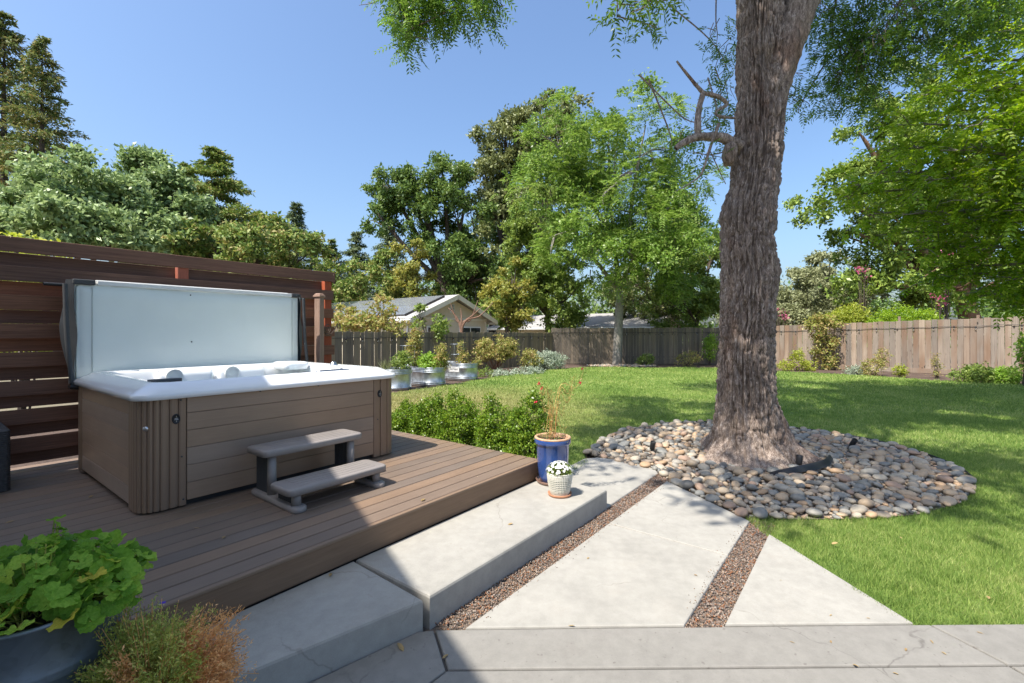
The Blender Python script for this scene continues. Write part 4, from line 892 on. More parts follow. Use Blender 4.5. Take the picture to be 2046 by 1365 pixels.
# ================================================================== STOCK TANKS
def tank(name, s, t, hl, hw, h, label, rings=(.12, .2, .75, .83, .91)):
    e = empty(name, st(s, t, -.03), TH); tag(e, label, 'planter', 'galvanized planters by the fence')
    prof = [(0, 0), (.006, .01)]
    for f in rings: prof += [(0, f*h-.02), (.014, f*h-.006), (.014, f*h+.006), (0, f*h+.02)]
    prof += [(0, h-.02), (.018, h-.012), (.018, h), (0, h+.004), (-.006, h-.01), (-.006, h-.12)]
    link('wall', loft_me('wall', [rrect(-hw-a, hw+a, -hl-a, hl+a, hw+a-.001, z, 10) for a, z in prof], M['galv'], True, False), None, e)
    link('soil', loft_me('soil', [rrect(-hw+.006, hw-.006, -hl+.006, hl-.006, hw-.008, h-.09, 10)[:, :]*[1, 1, 1], rrect(-hw*.4, hw*.4, -hl*.5, hl*.5, hw*.39, h-.07, 10)], M['soil'], False, True), None, e)
    if hl > hw+.1:
        for y in (-.15*hl, .5*hl): link('seam', box_me('seam', -hw-.008, -hw+.002, y-.012, y+.012, .02, h-.03, M['galv'], .003), None, e)
    return e
tank('round_planter', 9.05, 11.28, .44, .44, .60, 'round galvanized planter half hidden by the hot tub rim', (.1, .78, .86, .93))
tank('stock_tank', 10.35, 11.75, 1.05, .40, .59, 'oblong galvanized stock tank planted with bright green basil')
tk = tank('stock_tank', 12.3, 12.05, 1.0, .42, .60, 'oblong galvanized stock tank with a black and white sticker')
def text_me(txt, size, mat):
    cu = bpy.data.curves.new('txt', 'FONT'); cu.body = txt; cu.size = size; cu.extrude = .002; cu.align_x = 'CENTER'; cu.align_y = 'CENTER'
    o = bpy.data.objects.new('txt', cu); COL.objects.link(o); dg = bpy.context.evaluated_depsgraph_get(); me = bpy.data.meshes.new_from_object(o.evaluated_get(dg)); bpy.data.objects.remove(o); me.materials.clear(); me.materials.append(mat); return me
stk = link('sticker', box_me('sticker', -.003, 0, -.26, .26, -.1, .1, M['white_paint']), None, tk, (-.425, -.40, .40))
link('sticker_frame', box_me('sticker_frame', -.0045, -.0035, -.245, .245, -.088, .088, M['black']), None, stk)
link('sticker_panel', box_me('sticker_panel', -.0062, -.005, -.237, .237, -.08, .08, M['white_paint']), None, stk)
link('sticker_text', text_me('Behlen', .155, M['black']), None, stk, (-.009, 0, 0), (math.pi/2, 0, -math.pi/2))
# ================================================================== FENCES
def fence(name, p0, p1, h0, h1, bw, mat, label, post_every=2.4, zb=.0, side=-1, rail=True, kick=False, jag=.022):
    p0, p1 = np.array(p0, float), np.array(p1, float); L = np.linalg.norm(p1-p0); ang = math.atan2(*(p1-p0)[::-1]); e = empty(name, (p0[0], p0[1], 0), ang); tag(e, label, 'fence')
    r = random.Random(hash(label) % 97 if False else int(L*100)); n = int(L/bw); me = [box_me('board', .005, bw*k-.005, 0, .018, 0, 1, M[mat], .002) for k in (1.0, .93)]; x = 0; i = 0
    while x < L-bw*.5:
        k = r.choice((0, 0, 1)); h = h0+(h1-h0)*x/L+r.uniform(-jag, jag)
        link('board', me[k], None, e, (x+r.uniform(-.003, .003), r.uniform(-.010, .006), zb-.02), (r.uniform(-.006, .006), r.uniform(-.004, .004), r.uniform(-.03, .03)), (1, 1, h-zb+.02)); x += bw*(1.0, .93)[k]; i += 1
    pm = box_me('post', -.045, .045, .02, .11, -.2, max(h0, h1)-.05, M[mat], .004)
    for q in range(int(L/post_every)+1): link('post', pm, None, e, (min(q*post_every+.05, L-.05), 0, 0))
    rm = box_me('rail', 0, L, .02, .06, -.04, .05, M[mat], .003)
    for z in (.35, min(h0, h1)-.35): link('rail', rm, None, e, (0, 0.001, z))
    if kick: link('kickboard', box_me('kickboard', 0, L, -.028, -.006, -.04, .16, M[mat], .004), None, e)
    return e
FL0, FL1 = np.array(st(4.2, 13.6)[:2]), np.array(st(21.4, 13.6)[:2])
FB0 = FL1+np.array((-.05, .03)); FB1 = np.array((11.25, 25.0)); FR1 = np.array((22.6, 14.6))
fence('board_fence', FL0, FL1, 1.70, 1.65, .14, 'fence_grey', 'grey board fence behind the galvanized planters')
fence('board_fence', FB0, FB1, 1.90, 1.93, .15, 'fence_brown_shaded', 'dark shaded board fence across the back of the lawn', zb=.0)
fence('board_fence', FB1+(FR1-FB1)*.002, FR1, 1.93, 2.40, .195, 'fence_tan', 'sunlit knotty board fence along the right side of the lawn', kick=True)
def string_lights(p0, p1, z0, z1, gap, off, label, drop=.07):
    p0, p1 = np.array(p0, float), np.array(p1, float); L = np.linalg.norm(p1-p0); ang = math.atan2(*(p1-p0)[::-1]); e = empty('string_lights', (p0[0], p0[1], 0), ang); tag(e, label, 'string lights')
    n = int(L/gap); xs = np.linspace(0, L, n*6+1); zs = z0+(z1-z0)*xs/L-.022*np.abs(np.sin(np.arange(n*6+1)*math.pi/12))+.008*np.sin(xs*3.1)
    link('cable', tubes_me('cable', [(np.stack([xs, np.full(len(xs), off), zs], 1), .009)], M['black'], 5), None, e)
    sm = lathe_me('socket', [(.018, -.075), (.022, -.07), (.022, -.01), (.012, 0)], M['black'], 10, True, True); bmq = lathe_me('bulb', [(.004, -.15), (.022, -.14), (.03, -.115), (.022, -.085), (.015, -.074)], M['bulb'], 12, True, True)
    for k in range(n):
        x = (k+.5)*gap; z = float(np.interp(x, xs, zs)); s_ = link('socket', sm, None, e, (x, off, z)); link('bulb', bmq, None, s_)
string_lights(FL0, FL1, 1.50, 1.46, .62, -.03, 'black string lights hung along the fence behind the planters')
string_lights(FB1, FR1, 1.66, 2.10, .62, -.03, 'black string lights hung along the sunlit fence')
string_lights(FB0, FB1, 1.68, 1.68, .62, -.03, 'black string lights hung along the shaded back fence')
# ================================================================== NEIGHBOURS' HOUSES
def gable_house(name, s0, s1, t0, t1, ze, zr, label, over=.45, solar=False):
    e = empty(name, st((s0+s1)/2, (t0+t1)/2, -.1), TH); tag(e, label, 'house'); W_, D_ = (s1-s0)/2, (t1-t0)/2; zo = .1
    V = [(-W_, -D_, 0), (W_, -D_, 0), (W_, -D_, ze+zo), (0, -D_, zr+zo-.12), (-W_, -D_, ze+zo)]; V += [(x, D_, z) for x, _, z in V]
    F = [(0, 1, 2, 3, 4), (9, 8, 7, 6, 5), (0, 5, 6, 1), (1, 6, 7, 2), (4, 9, 5, 0)]
    me = bpy.data.meshes.new('wall'); me.from_pydata(V, [], F); me.materials.append(M['stucco']); link('wall', me, None, e)
    sl = math.atan2(zr-ze, W_); ln = math.hypot(W_, zr-ze)+over
    for sg in (-1, 1):
        rf = link('roof', box_me('roof', 0, ln, -D_-over, D_+over, -.04, .06, M['shingle'], .004), None, e, (0, 0, zr+zo+.02), (0, sl, 0) if sg > 0 else (0, sl, math.pi))
        link('rake_board', box_me('rake_board', -.01, ln+.02, (-D_-over-.03) if sg > 0 else (D_+over+.004), (-D_-over-.004) if sg > 0 else (D_+over+.03), -.17, .065, M['trim'], .004), None, rf)
        link('gutter', box_me('gutter', ln, ln+.11, -D_-over, D_+over, -.13, .02, M['white_paint'], .02, 2), None, rf)
        if solar and sg < 0:
            pm = box_me('solar_panel', 0, 1.62, 0, 1.0, .12, .16, M['solar'], .004); sk = box_me('panel_skirt', 0, 3.3, 0, .05, .06, .165, M['solarframe'])
            for j in range(10):
                for i in range(2): link('solar_panel', pm, None, rf, (.3+i*1.4, D_-1.25-j*1.02+.02, 0), (0, 0, 0), (min(1, (ln-.6)/3.3), 1, 1))
            link('panel_skirt', sk, None, rf, (.33, D_-.22, 0), (0, 0, 0), (min(1, (ln-.6)/3.3), 1, 1))
    return e, W_, D_, zo
hs, W_, D_, zo = gable_house('neighbour_house', 14.6, 20.0, 17.1, 31, 2.42, 3.52, 'cream gabled house with solar panels behind the left fence', solar=True)
link('attic_vent', box_me('attic_vent', -.16, .16, -.03, 0, -.22, .22, M['white_paint'], .004), None, hs, (.0, -D_-.003, 3.0))
vs = box_me('vent_slat', -.13, .13, -.012, .006, -.012, .012, M['joint'])
for k in range(5): link('vent_slat', vs, None, hs, (0, -D_-.035, 2.86+k*.075))
link('belt_board', box_me('belt_board', -W_, W_, -.03, 0, -.06, .06, M['trim'], .004), None, hs, (0, -D_-.002, 2.46))
for x in (-W_+.06, W_-.06): link('corner_board', box_me('corner_board', -.06, .06, -.032, 0, 0, 2.38, M['trim'], .004), None, hs, (x, -D_-.002, 0))
link('downspout', tubes_me('downspout', [(smooth_path([(-W_-.38, -D_+.2, 2.38), (-W_-.3, -D_+.2, 2.28), (-W_-.06, -D_+.2, 2.1), (-W_-.06, -D_+.2, 1.8), (-W_-.06, -D_+.2, .1)], 4), .04)], M['white_paint'], 8), None, hs)
for x, wd in ((1.35, .85), (-1.3, .45)):
    wf = link('window', box_me('window', x-wd, x+wd, -.05, -.002, 1.0, 2.08, M['white_paint'], .006), None, hs, (0, -D_, 0))
    for a, b in ((x-wd+.06, x-.03), (x+.03, x+wd-.06)): link('pane', box_me('pane', a, b, -.054, -.045, 1.07, 2.01, M['glass']), None, wf)
gable_house('far_house', 27.5, 33.5, 10.5, 22.5, 2.1, 2.95, 'grey roofed house glimpsed over the back fence')
# the house this garden belongs to stands just outside the frame and throws the shade on the tub
def own_house():
    H = 5.5; n = np.array((.86, .51)); n /= np.linalg.norm(n); ev = np.array((-n[1], n[0])); k = 1.0-.62*H+OWN_SHIFT; L0, L1 = -7.5, OWN_END
    ang = math.atan2(ev[1], ev[0]); o = n*k; e = empty('own_house', (o[0], o[1], 0), ang); tag(e, 'house standing left of the camera whose roof shades the tub', 'house')
    # local x runs along the eave, local y away from the eave (into the house)
    link('roof', box_me('roof', L0, L1, 0, 6.0, H-.16, H, M['shingle'], .01), None, e); link('fascia', box_me('fascia', L0, L1, -.03, -.002, H-.24, H-.01, M['trim'], .004), None, e)
    link('wall', box_me('wall', L0+.5, L1-.6, .75, 5.6, -.1, H-.161, M['stucco']), None, e)
OWN_SHIFT = 0.0; OWN_END = 5.34
own_house()
# ================================================================== SHRUBS AND GARDEN PLANTS
def plant(name, loc, label, cat, parts, group=None):
    """parts: list of (part name, mesh)"""
    e = empty(name, loc); tag(e, label, cat, group)
    for nm, me in parts: link(nm, me, None, e)
    return e
def stems_to(c, r, n, base=(0, 0, 0), rad=.008, mat=None, up=.3):
    k = r.choice(len(c), min(n, len(c)), replace=False); it = []
    for q in c[k]:
        b = np.array(base)+r.normal(0, .03, 3)*[1, 1, 0]; it.append((smooth_path([b, b*.6+q*.4+[0, 0, up*q[2]*.4], q], 5), np.linspace(rad, rad*.35, 11)))
    return tubes_me('stems', it, mat or M['bark_dark'], 5)
def box_shrub(s, t, h, wd, seed, label, peak=0.0, wide=1.0):
    r = np.random.default_rng(seed); bl = [((0, 0, h*.33), (wd*.55*wide, wd*.55, h*.33)), ((r.normal(0, .04), r.normal(0, .04), h*.62), (wd*.42*wide, wd*.42, h*.28)), ((r.normal(0, .05)+peak, 0, h*.84), (wd*.16, wd*.16, h*.17)), ((-.12*wide, -.05, h*.6), (wd*.25, wd*.25, h*.22)), ((.14*wide, .05, h*.5), (wd*.28, wd*.28, h*.25))]
    V, F, c = blob_leaves(bl, 440, 28, .029, .028, r, .62, .6, .4)
    k = V.reshape(-1, 4, 3)[:, 0, 2] > .01; V = V.reshape(-1, 4, 3)[k].reshape(-1, 3); F = np.arange(len(V)).reshape(-1, 4)
    # upright young shoots break the outline
    sh = c[r.choice(len(c), 26)]; P, D = [], []
    for q in sh:
        dirn = unit(q*[1, 1, .3]+[0, 0, .5]+r.normal(0, .12, 3)); u = np.linspace(0, r.uniform(.03, .07), 9)
        for i, x in enumerate(u): P.append(q+dirn*x); D.append(unit(dirn+np.cross(dirn, r.normal(0, 1, 3))*1.1))
    V2, F2 = leaf_quads(np.array(P), np.array(D), unit(r.normal(0, 1, (len(P), 3))+[0, 0, 1]), .018, .011); V, F = join_vf([(V, F), (V2, F2)])
    return plant('boxwood_shrub', st(s, t, -.03), label, 'shrub', [('foliage', mesh_np('foliage', V, F, LM['box'])), ('stems', stems_to(c, r, 60, rad=.006))], 'boxwood shrubs along the deck end')
box_shrub(4.30, 3.02, 1.06, .50, 1, 'tallest boxwood shrub right beside the blue pot', .06)
box_shrub(4.38, 3.58, .92, .52, 2, 'broad boxwood shrub second from the blue pot', -.05, 1.0)
box_shrub(4.36, 4.24, .93, .54, 3, 'boxwood shrub third from the blue pot with a pointed top', -.03)
box_shrub(4.44, 4.80, .86, .46, 4, 'boxwood shrub fourth from the blue pot, near the tub')
box_shrub(4.46, 5.28, .70, .5, 5, 'boxwood shrub partly hidden behind the hot tub corner')
def bushy(name, px, py, Y, label, blobs, mat, nclump, nleaf, cr, L, seed, asp=.45, cat='plant', z=-.05, stems=14, shell=.4, group=None, rad=.008, smat=None, up=.3):
    p = at(px, py, Y); r = np.random.default_rng(seed); V, F, c = blob_leaves(blobs, nclump, nleaf, cr, L, r, asp, shell)
    pr = [('foliage', mesh_np('foliage', V, F, LM[mat]))]
    if stems: pr.append(('stems', stems_to(c, r, stems, rad=rad, mat=smat, up=up)))
    return plant(name, (p[0], Y, z), label, cat, pr, group)
# in the planters (z is the soil level)
def in_tank(s, t, z, *a, **k):
    x, y, _ = st(s, t); return bushy(a[0], 1023+x/y*FPX, 665, y, *a[1:], z=z, **k)
in_tank(9.15, 11.15, .48, 'pepper_plant', 'leafy pepper plant with reddish tips in the round planter', [((0, 0, .28), (.30, .30, .24)), ((.05, 0, .45), (.18, .18, .16))], 'midgreen', 90, 14, .05, .075, 31)
r_ = np.random.default_rng(77); P_ = np.tile([[-.25, .0, 0]], (70, 1))+r_.normal(0, .06, (70, 3))*[1, 1, 0]; D_2 = unit(r_.normal(0, .35, (70, 3))+[0, 0, 1]); V_, F_ = leaf_quads(P_, D_2, unit(r_.normal(0, 1, (70, 3))), r_.uniform(.3, .5, 70), .012)
plant('chive_clump', (*st(9.05, 11.35)[:2], .48), 'thin grey green chives in the round planter', 'plant', [('leaves', mesh_np('leaves', V_, F_, LM['grasstuft']))])
in_tank(10.3, 11.2, .47, 'basil_plant', 'bright green basil mound in the stock tank', [((0, 0, .18), (.40, .42, .30)), ((-.1, .2, .22), (.3, .3, .28))], 'basil', 130, 15, .05, .075, 32, .6)
in_tank(10.45, 12.15, .47, 'tomato_plant', 'tall yellowing tomato plant in the stock tank', [((0, 0, .45), (.30, .35, .5)), ((.1, -.1, .85), (.2, .22, .4)), ((.1, 0, 1.15), (.12, .12, .25))], 'olive_dry', 170, 16, .06, .075, 33, .5)
in_tank(10.5, 10.95, .47, 'tomato_plant', 'orange tinged tomato plant at the near end of the stock tank', [((.05, 0, .25), (.25, .3, .3)), ((.1, -.1, .55), (.2, .22, .3))], 'olive_dry', 110, 15, .05, .07, 36, .5)
in_tank(12.3, 11.6, .48, 'tomato_plant', 'spindly yellowing tomato plant in the stickered tank', [((0, 0, .25), (.22, .25, .22)), ((-.08, 0, .6), (.13, .13, .28)), ((.5, .0, .1), (.16, .1, .1))], 'olive_dry', 75, 12, .05, .075, 34, .5)
for s_, t_, lab in ((10.1, 12.0, 'wire plant cage hoop above the basil tank'), (12.6, 12.2, 'wire plant cage hoop above the stickered tank')):
    e = empty('plant_cage', (*st(s_, t_)[:2], .45)); tag(e, lab, 'plant cage'); a_ = np.linspace(0, 6.2832, 25)
    link('hoop', tubes_me('hoop', [(np.stack([.25*np.cos(a_), .25*np.sin(a_), np.full(25, .78)], 1), .006), (np.stack([.22*np.cos(a_), .22*np.sin(a_), np.full(25, .4)], 1), .006)], M['galv'], 5), None, e)
    link('legs', tubes_me('legs', [([(.15*math.cos(q), .15*math.sin(q), -.05), (.25*math.cos(q), .25*math.sin(q), .78)], .005) for q in (0, 2.09, 4.19)], M['galv'], 5), None, e)
# bed along the left fence
bushy('flowering_bush', 990, 700, 19.6, 'rounded multi stemmed bush with pale brownish leaves by the left fence', [((0, 0, 1.15), (.85, .7, .42)), ((-.5, 0, .95), (.45, .45, .4)), ((.55, 0, 1.05), (.45, .45, .38)), ((0, -.2, .85), (.6, .5, .3))], 'olive_dry', 240, 18, .08, .12, 41, .35, 'bush', stems=26, rad=.02, smat=M['bark_red'], up=.0)
bushy('lavender_bush', 1098, 720, 21.6, 'silver grey lavender mound at the end of the left bed', [((0, 0, .42), (.75, .6, .45)), ((-.55, -.1, .35), (.5, .45, .36))], 'greypl', 200, 24, .07, .13, 42, .22, 'bush')
bushy('rose_bush', 1060, 722, 20.4, 'low yellowing rose bush left of the lavender', [((0, 0, .45), (.5, .4, .4)), ((-.1, -.1, .75), (.3, .3, .2))], 'olive_dry', 110, 14, .07, .09, 43, .5, 'bush')
bushy('ground_cover', 1025, 738, 18.6, 'low pale green ground cover at the lawn edge', [((-.55, -.3, .1), (.5, .4, .14)), ((.35, .2, .12), (.6, .4, .16)), ((.9, .5, .14), (.35, .3, .16))], 'greypl', 160, 16, .05, .07, 44, .5, stems=0)
bushy('ground_cover', 968, 742, 17.6, 'small green weed tuft behind the stickered tank', [((0, .4, .15), (.3, .3, .18))], 'midgreen', 40, 12, .05, .07, 45, .5, stems=0)
# along the back and right fences
RS = 'small shrubs along the fences'
bushy('low_shrub', 1290, 715, 23.6, 'dark low shrub right of the fence tree', [((0, 0, .3), (.45, .3, .32))], 'midgreen', 60, 14, .06, .09, 46, .5, 'shrub', group=RS)
bushy('low_shrub', 1372, 715, 23.4, 'brownish shrub against the shaded back fence', [((0, 0, .35), (.6, .35, .4)), ((.3, 0, .5), (.35, .3, .3))], 'olive_dry', 70, 14, .07, .08, 47, .4, 'shrub', group=RS)
bushy('climbing_vine', 1418, 680, 24.3, 'green vine climbing the back fence left of the big trunk', [((0, 0, .9), (.35, .2, .75)), ((.1, 0, 1.3), (.3, .2, .45))], 'basil', 110, 14, .07, .10, 48, .5, 'vine')
bushy('low_shrub', 1592, 730, 20.9, 'yellow green shrub beside the trunk along the right fence', [((0, 0, .35), (.38, .35, .4)), ((.05, 0, .75), (.18, .2, .35)), ((.5, -.1, .2), (.35, .3, .22)), ((-.5, 0, .2), (.3, .3, .22))], 'yellowgreen', 120, 15, .06, .09, 49, .5, 'shrub', group=RS)
bushy('climbing_vine', 1652, 700, 21.35, 'tall leafy climber casting its shadow on the right fence', [((-.25, 0, 1.2), (.4, .25, .85)), ((-.45, .05, 2.1), (.55, .25, .45)), ((.25, 0, 1.25), (.3, .2, .2)), ((0, -.1, .35), (.35, .25, .35)), ((.25, .0, 2.2), (.5, .2, .25))], 'olive_dry', 190, 13, .09, .13, 50, .5, 'vine', stems=24, rad=.014)
bushy('low_shrub', 1712, 745, 18.7, 'silvery low shrub at the foot of the right fence', [((0, 0, .16), (.42, .3, .2))], 'greypl', 60, 16, .05, .08, 51, .35, 'shrub', group=RS)
bushy('low_shrub', 1748, 738, 18.3, 'upright pale shrub leaning toward the right fence', [((-.1, 0, .35), (.4, .3, .38)), ((.25, 0, .75), (.3, .2, .3))], 'olive_dry', 90, 14, .06, .09, 52, .35, 'shrub', group=RS)
bushy('low_shrub', 1798, 745, 17.9, 'tiny yellow green shrub in front of the kickboard', [((0, 0, .25), (.2, .2, .28))], 'yellowgreen', 40, 12, .05, .08, 53, .5, 'shrub', group=RS)
bushy('low_shrub', 1872, 735, 17.4, 'thin wispy plant against the sunlit boards', [((0, 0, .5), (.14, .12, .55))], 'olive_dry', 30, 10, .05, .07, 54, .45, 'shrub', group=RS)
bushy('low_shrub', 1942, 752, 15.8, 'rounded green shrub below the sunlit fence', [((0, 0, .25), (.6, .4, .3)), ((.2, 0, .35), (.4, .35, .28))], 'midgreen', 150, 18, .06, .08, 55, .5, 'shrub', group=RS)
bushy('low_shrub', 2008, 755, 15.6, 'paler green shrub at the right edge below the fence', [((0, 0, .25), (.55, .4, .32))], 'basil', 120, 18, .06, .08, 56, .5, 'shrub', group=RS)
bushy('fence_sprig', 2046, 690, 14.6, 'leafy sprig reaching in from the right edge', [((0, 0, 1.1), (.25, .25, .6)), ((.25, 0, 1.4), (.3, .3, .3))], 'basil', 60, 10, .07, .12, 57, .5, 'plant')
# ring of pale stones round the fence tree
def ring_stones():
    r = np.random.default_rng(15); n = 260; a = r.uniform(0, 6.283, n); q = np.sqrt(r.random(n)); x = 5.55+1.75*q*np.cos(a); y = 23.6+.85*q*np.sin(a)
    V, F = pebbles(np.stack([x, y, np.full(n, -.0)], 1), r.uniform(.05, .1, n), ICO1, r, (.4, .7), .05)
    tag(link('tree_ring_stones', mesh_np('tree_ring_stones', V, F, M['rock_i'], True)), 'pale stones spread round the foot of the fence tree', 'stones', kind='stuff')
ring_stones()
# ================================================================== TREES
def tree(name, base, label, blobs, mat, nclump, nleaf, cr, L, seed, bark='bark_dark', rad=.3, asp=.5, shell=.45, lean=(0, 0), limbs=True, group=None, kz=.5, top=None, keep=None, up=.5):
    nclump = int(nclump*1.2); L *= 1.44; r = np.random.default_rng(seed); e = empty(name, (base[0], base[1], -.1)); tag(e, label, 'tree', group); o = np.array((base[0], base[1], -.1))
    bl = [(np.array(c)-o, R) for c, R in blobs]; V, F, c = blob_leaves(bl, nclump, nleaf, cr*.72, L, r, asp, shell, up, keep, cr*3.0)
    link('crown', mesh_np('crown', V, F, LM[mat]), None, e)
    zt = np.mean([b[0][2] for b in bl]) if top is None else top; cx = np.mean([b[0][:2] for b in bl], axis=0)
    fork = np.array((lean[0]*.5+cx[0]*.25, lean[1]*.5+cx[1]*.25, zt*kz)); it = [(smooth_path([(0, 0, 0), fork*[.4, .4, .5], fork], 5), np.linspace(rad*1.25, rad*.8, 11))]
    if limbs:
        for b in bl: m_ = fork*.45+b[0]*.55+r.normal(0, .2, 3); it.append((smooth_path([fork, m_, b[0], b[0]+unit(b[0]-fork)*np.array(b[1])*.6], 4), np.linspace(rad*.55, rad*.06, 13)))
        for q in c[r.choice(len(c), min(60, len(c)), replace=False)]:
            j = int(np.argmin([np.linalg.norm(b[0]-q) for b in bl])); it.append((smooth_path([bl[j][0]*.8+fork*.2, (bl[j][0]+q)/2+r.normal(0, .15, 3), q], 3), np.linspace(rad*.14, rad*.02, 7)))
    link('trunk', tubes_me('trunk', it, M[bark], 8), None, e); return e
def bp(px, py, Y, rx, ry, rd=None):
    """an ellipsoid that is rx by ry photo pixels across at the distance Y"""
    k = Y/FPX; return (at(px, py, Y), (rx*k, (rd or rx)*k, ry*k))
def conifer(name, px, Y, top_py, bot_py, wpx, label, mat, seed, dens=1.0, bark='bark_dark', Ln=.34, lowz=None, gap=.0):
    r = np.random.default_rng(seed); tp = at(px, top_py, Y); H = tp[2]; k = Y/FPX; Rm = wpx*k; zb = max(1.0, EYE+(665-bot_py)*k) if lowz is None else lowz
    e = empty(name, (tp[0], Y, -.1)); tag(e, label, 'tree', 'conifers beyond the garden'); it = [([(0, 0, 0), (0, 0, H*.5), (0, 0, H*.98)], [H*.02, H*.012, .02])]; Ps, Ds = [], []
    z = zb
    while z < H-.2:
        f = (H-z)/(H-zb); Rr = Rm*(f**.8)*(.85+.0*z)
        for q in range(int(5+2*r.random())):
            a = r.uniform(0, 6.283); ln = max(.25, Rr*r.uniform(.62, 1.15)); dz = r.uniform(-.05, .22)*ln; end = np.array((math.cos(a)*ln, math.sin(a)*ln, z+dz-.12*ln)); p = smooth_path([(0, 0, z), end*[.5, .5, 0]+[0, 0, z+dz*.7], end], 5); it.append((p, np.linspace(.05*f+.015, .008, len(p))))
            m_ = int((32+52*ln)*dens); u = r.random(m_)**.75*.92+.08; idx = np.minimum((u*(len(p)-1)).astype(int), len(p)-1); sp = .07+.16*ln*(1-np.abs(u-.55))*.55
            pts = p[idx]+r.normal(0, 1, (m_, 3))*sp[:, None]*[1, 1, .35]; Ps.append(pts); Ds.append(unit(unit(pts-[0, 0, z])*.8+r.normal(0, .55, (m_, 3))+[0, 0, -.25]))
        z += (.38+.055*Rm)*(1+gap)*r.uniform(.8, 1.25)*max(.55, f**.3)
    P = np.concatenate(Ps); D = np.concatenate(Ds); n = len(P); V, F = leaf_quads(P, D, unit(r.normal(0, .6, (n, 3))+[0, 0, .7]), Ln*.8*r.uniform(.6, 1.3, n), Ln*.29)
    link('crown', mesh_np('crown', V, F, LM[mat]), None, e); link('trunk', tubes_me('trunk', it, M[bark], 4), None, e); return n
conifer('redwood_tree', 8, 40, 15, 420, 165, 'tallest redwood cut off by the left edge', 'redwood', 61, .95, Ln=.42, gap=.25)
conifer('redwood_tree', 84, 38, 62, 400, 118, 'slim open redwood second from the left', 'redwood', 62, .8, Ln=.38, gap=.25)
conifer('redwood_tree', 428, 31, 282, 580, 185, 'broad brownish redwood in the middle of the left tree line', 'redwood_green', 63, 2.4, Ln=.30)
conifer('redwood_tree', 372, 33, 318, 580, 125, 'small pointed redwood left of the broad one', 'redwood_green', 64, 2.0, Ln=.30)
conifer('redwood_tree', 520, 30, 415, 600, 120, 'low redwood right of the broad one', 'redwood_green', 65, 1.4, Ln=.3)
conifer('cedar_tree', 592, 36, 395, 600, 72, 'narrow dark conifer standing alone above the screen end', 'bluefir', 66, 1.2, Ln=.3)
conifer('cedar_tree', 628, 38, 485, 640, 40, 'tiny dark conifer tip right of the narrow conifer', 'bluefir', 67, 1.3, Ln=.26)
conifer('cedar_tree', 662, 40, 475, 660, 70, 'dark conifer just right of the privacy screen', 'redwood_green', 68, 1.1, Ln=.3)
conifer('cedar_tree', 712, 41, 455, 660, 85, 'blue green conifer above the solar roof', 'bluefir', 69, 1.1, Ln=.3)
conifer('cedar_tree', 775, 42, 430, 660, 95, 'blue green conifer below the oak branches', 'bluefir', 70, 1.1, Ln=.3)
tree('broadleaf_tree', at(110, 665, 23)[:2], 'silvery green broadleaf tree above the privacy screen', [bp(60, 405, 23, 95, 62), bp(155, 395, 23.5, 90, 68), bp(215, 420, 24, 75, 70), bp(20, 440, 22, 80, 60), bp(120, 470, 22, 110, 55), bp(230, 480, 23, 100, 50)], 'silver_tree', 900, 34, .26, .19, 71, rad=.25)
tree('broadleaf_tree', at(300, 665, 27)[:2], 'darker domed broadleaf tree between silvery tree and redwoods', [bp(296, 350, 27, 42, 46), bp(270, 405, 27, 65, 60), bp(335, 410, 27, 62, 60), bp(310, 480, 26, 90, 60)], 'silver_tree', 620, 34, .25, .19, 72, rad=.25)
tree('screening_tree', at(700, 665, 34)[:2], 'low green tree filling in behind the solar roof', [bp(672, 575, 34, 46, 48), bp(725, 565, 34, 52, 50), bp(785, 560, 34, 46, 54), bp(650, 610, 33, 46, 30)], 'redwood_green', 330, 30, .24, .18, 96, rad=.2)
tree('broadleaf_tree', at(470, 665, 26)[:2], 'green tree filling in behind the right half of the screen', [bp(430, 500, 26, 80, 50), bp(520, 505, 26, 70, 45), bp(360, 520, 25, 80, 45), bp(560, 500, 27, 60, 60), bp(600, 520, 27, 46, 46)], 'redwood_green', 420, 30, .24, .18, 73, rad=.2)
bushy('lime_shrub', 45, 460, 8.3, 'bright lime green shrub peeking over the privacy screen', [((-.4, 0, 2.9), (.55, .5, .65)), ((.25, .1, 2.8), (.4, .4, .5)), ((-.2, 0, 1.8), (.6, .5, .9))], 'yellowgreen', 170, 15, .08, .11, 74, .5, 'shrub', rad=.02)
# oaks and the tree by the fence in the middle
tree('oak_tree', at(900, 665, 36)[:2], 'dark green oak with a ragged top right of the solar house', [bp(785, 385, 36, 48, 42), bp(765, 440, 36, 36, 40), bp(885, 365, 36, 48, 48), bp(830, 360, 36.5, 25, 25), bp(850, 440, 36, 52, 60), bp(925, 430, 36, 60, 80), bp(900, 520, 36, 62, 60), bp(950, 560, 35, 60, 60), bp(820, 400, 36, 30, 28)], 'oak', 1000, 32, .27, .20, 75, rad=.45, shell=.4)
tree('oak_tree', at(1010, 665, 38)[:2], 'tallest dusty brown green oak behind the fence tree', [bp(1085, 250, 38, 85, 62), bp(1010, 300, 38, 68, 72), bp(975, 370, 38, 52, 62), bp(1050, 380, 38, 95, 90), bp(1010, 470, 37, 90, 90), bp(1140, 330, 38, 90, 95)], 'oak_brown', 1150, 34, .30, .21, 76, rad=.5, shell=.45)
tree('oak_tree', at(985, 665, 42)[:2], 'dark green oak filling the gap between the two big oaks', [bp(950, 470, 42, 62, 70), bp(1030, 460, 42, 70, 80), bp(985, 560, 41, 75, 62), bp(1080, 560, 41, 70, 62), bp(905, 585, 40, 60, 46)], 'oak', 520, 32, .29, .21, 97, rad=.4)
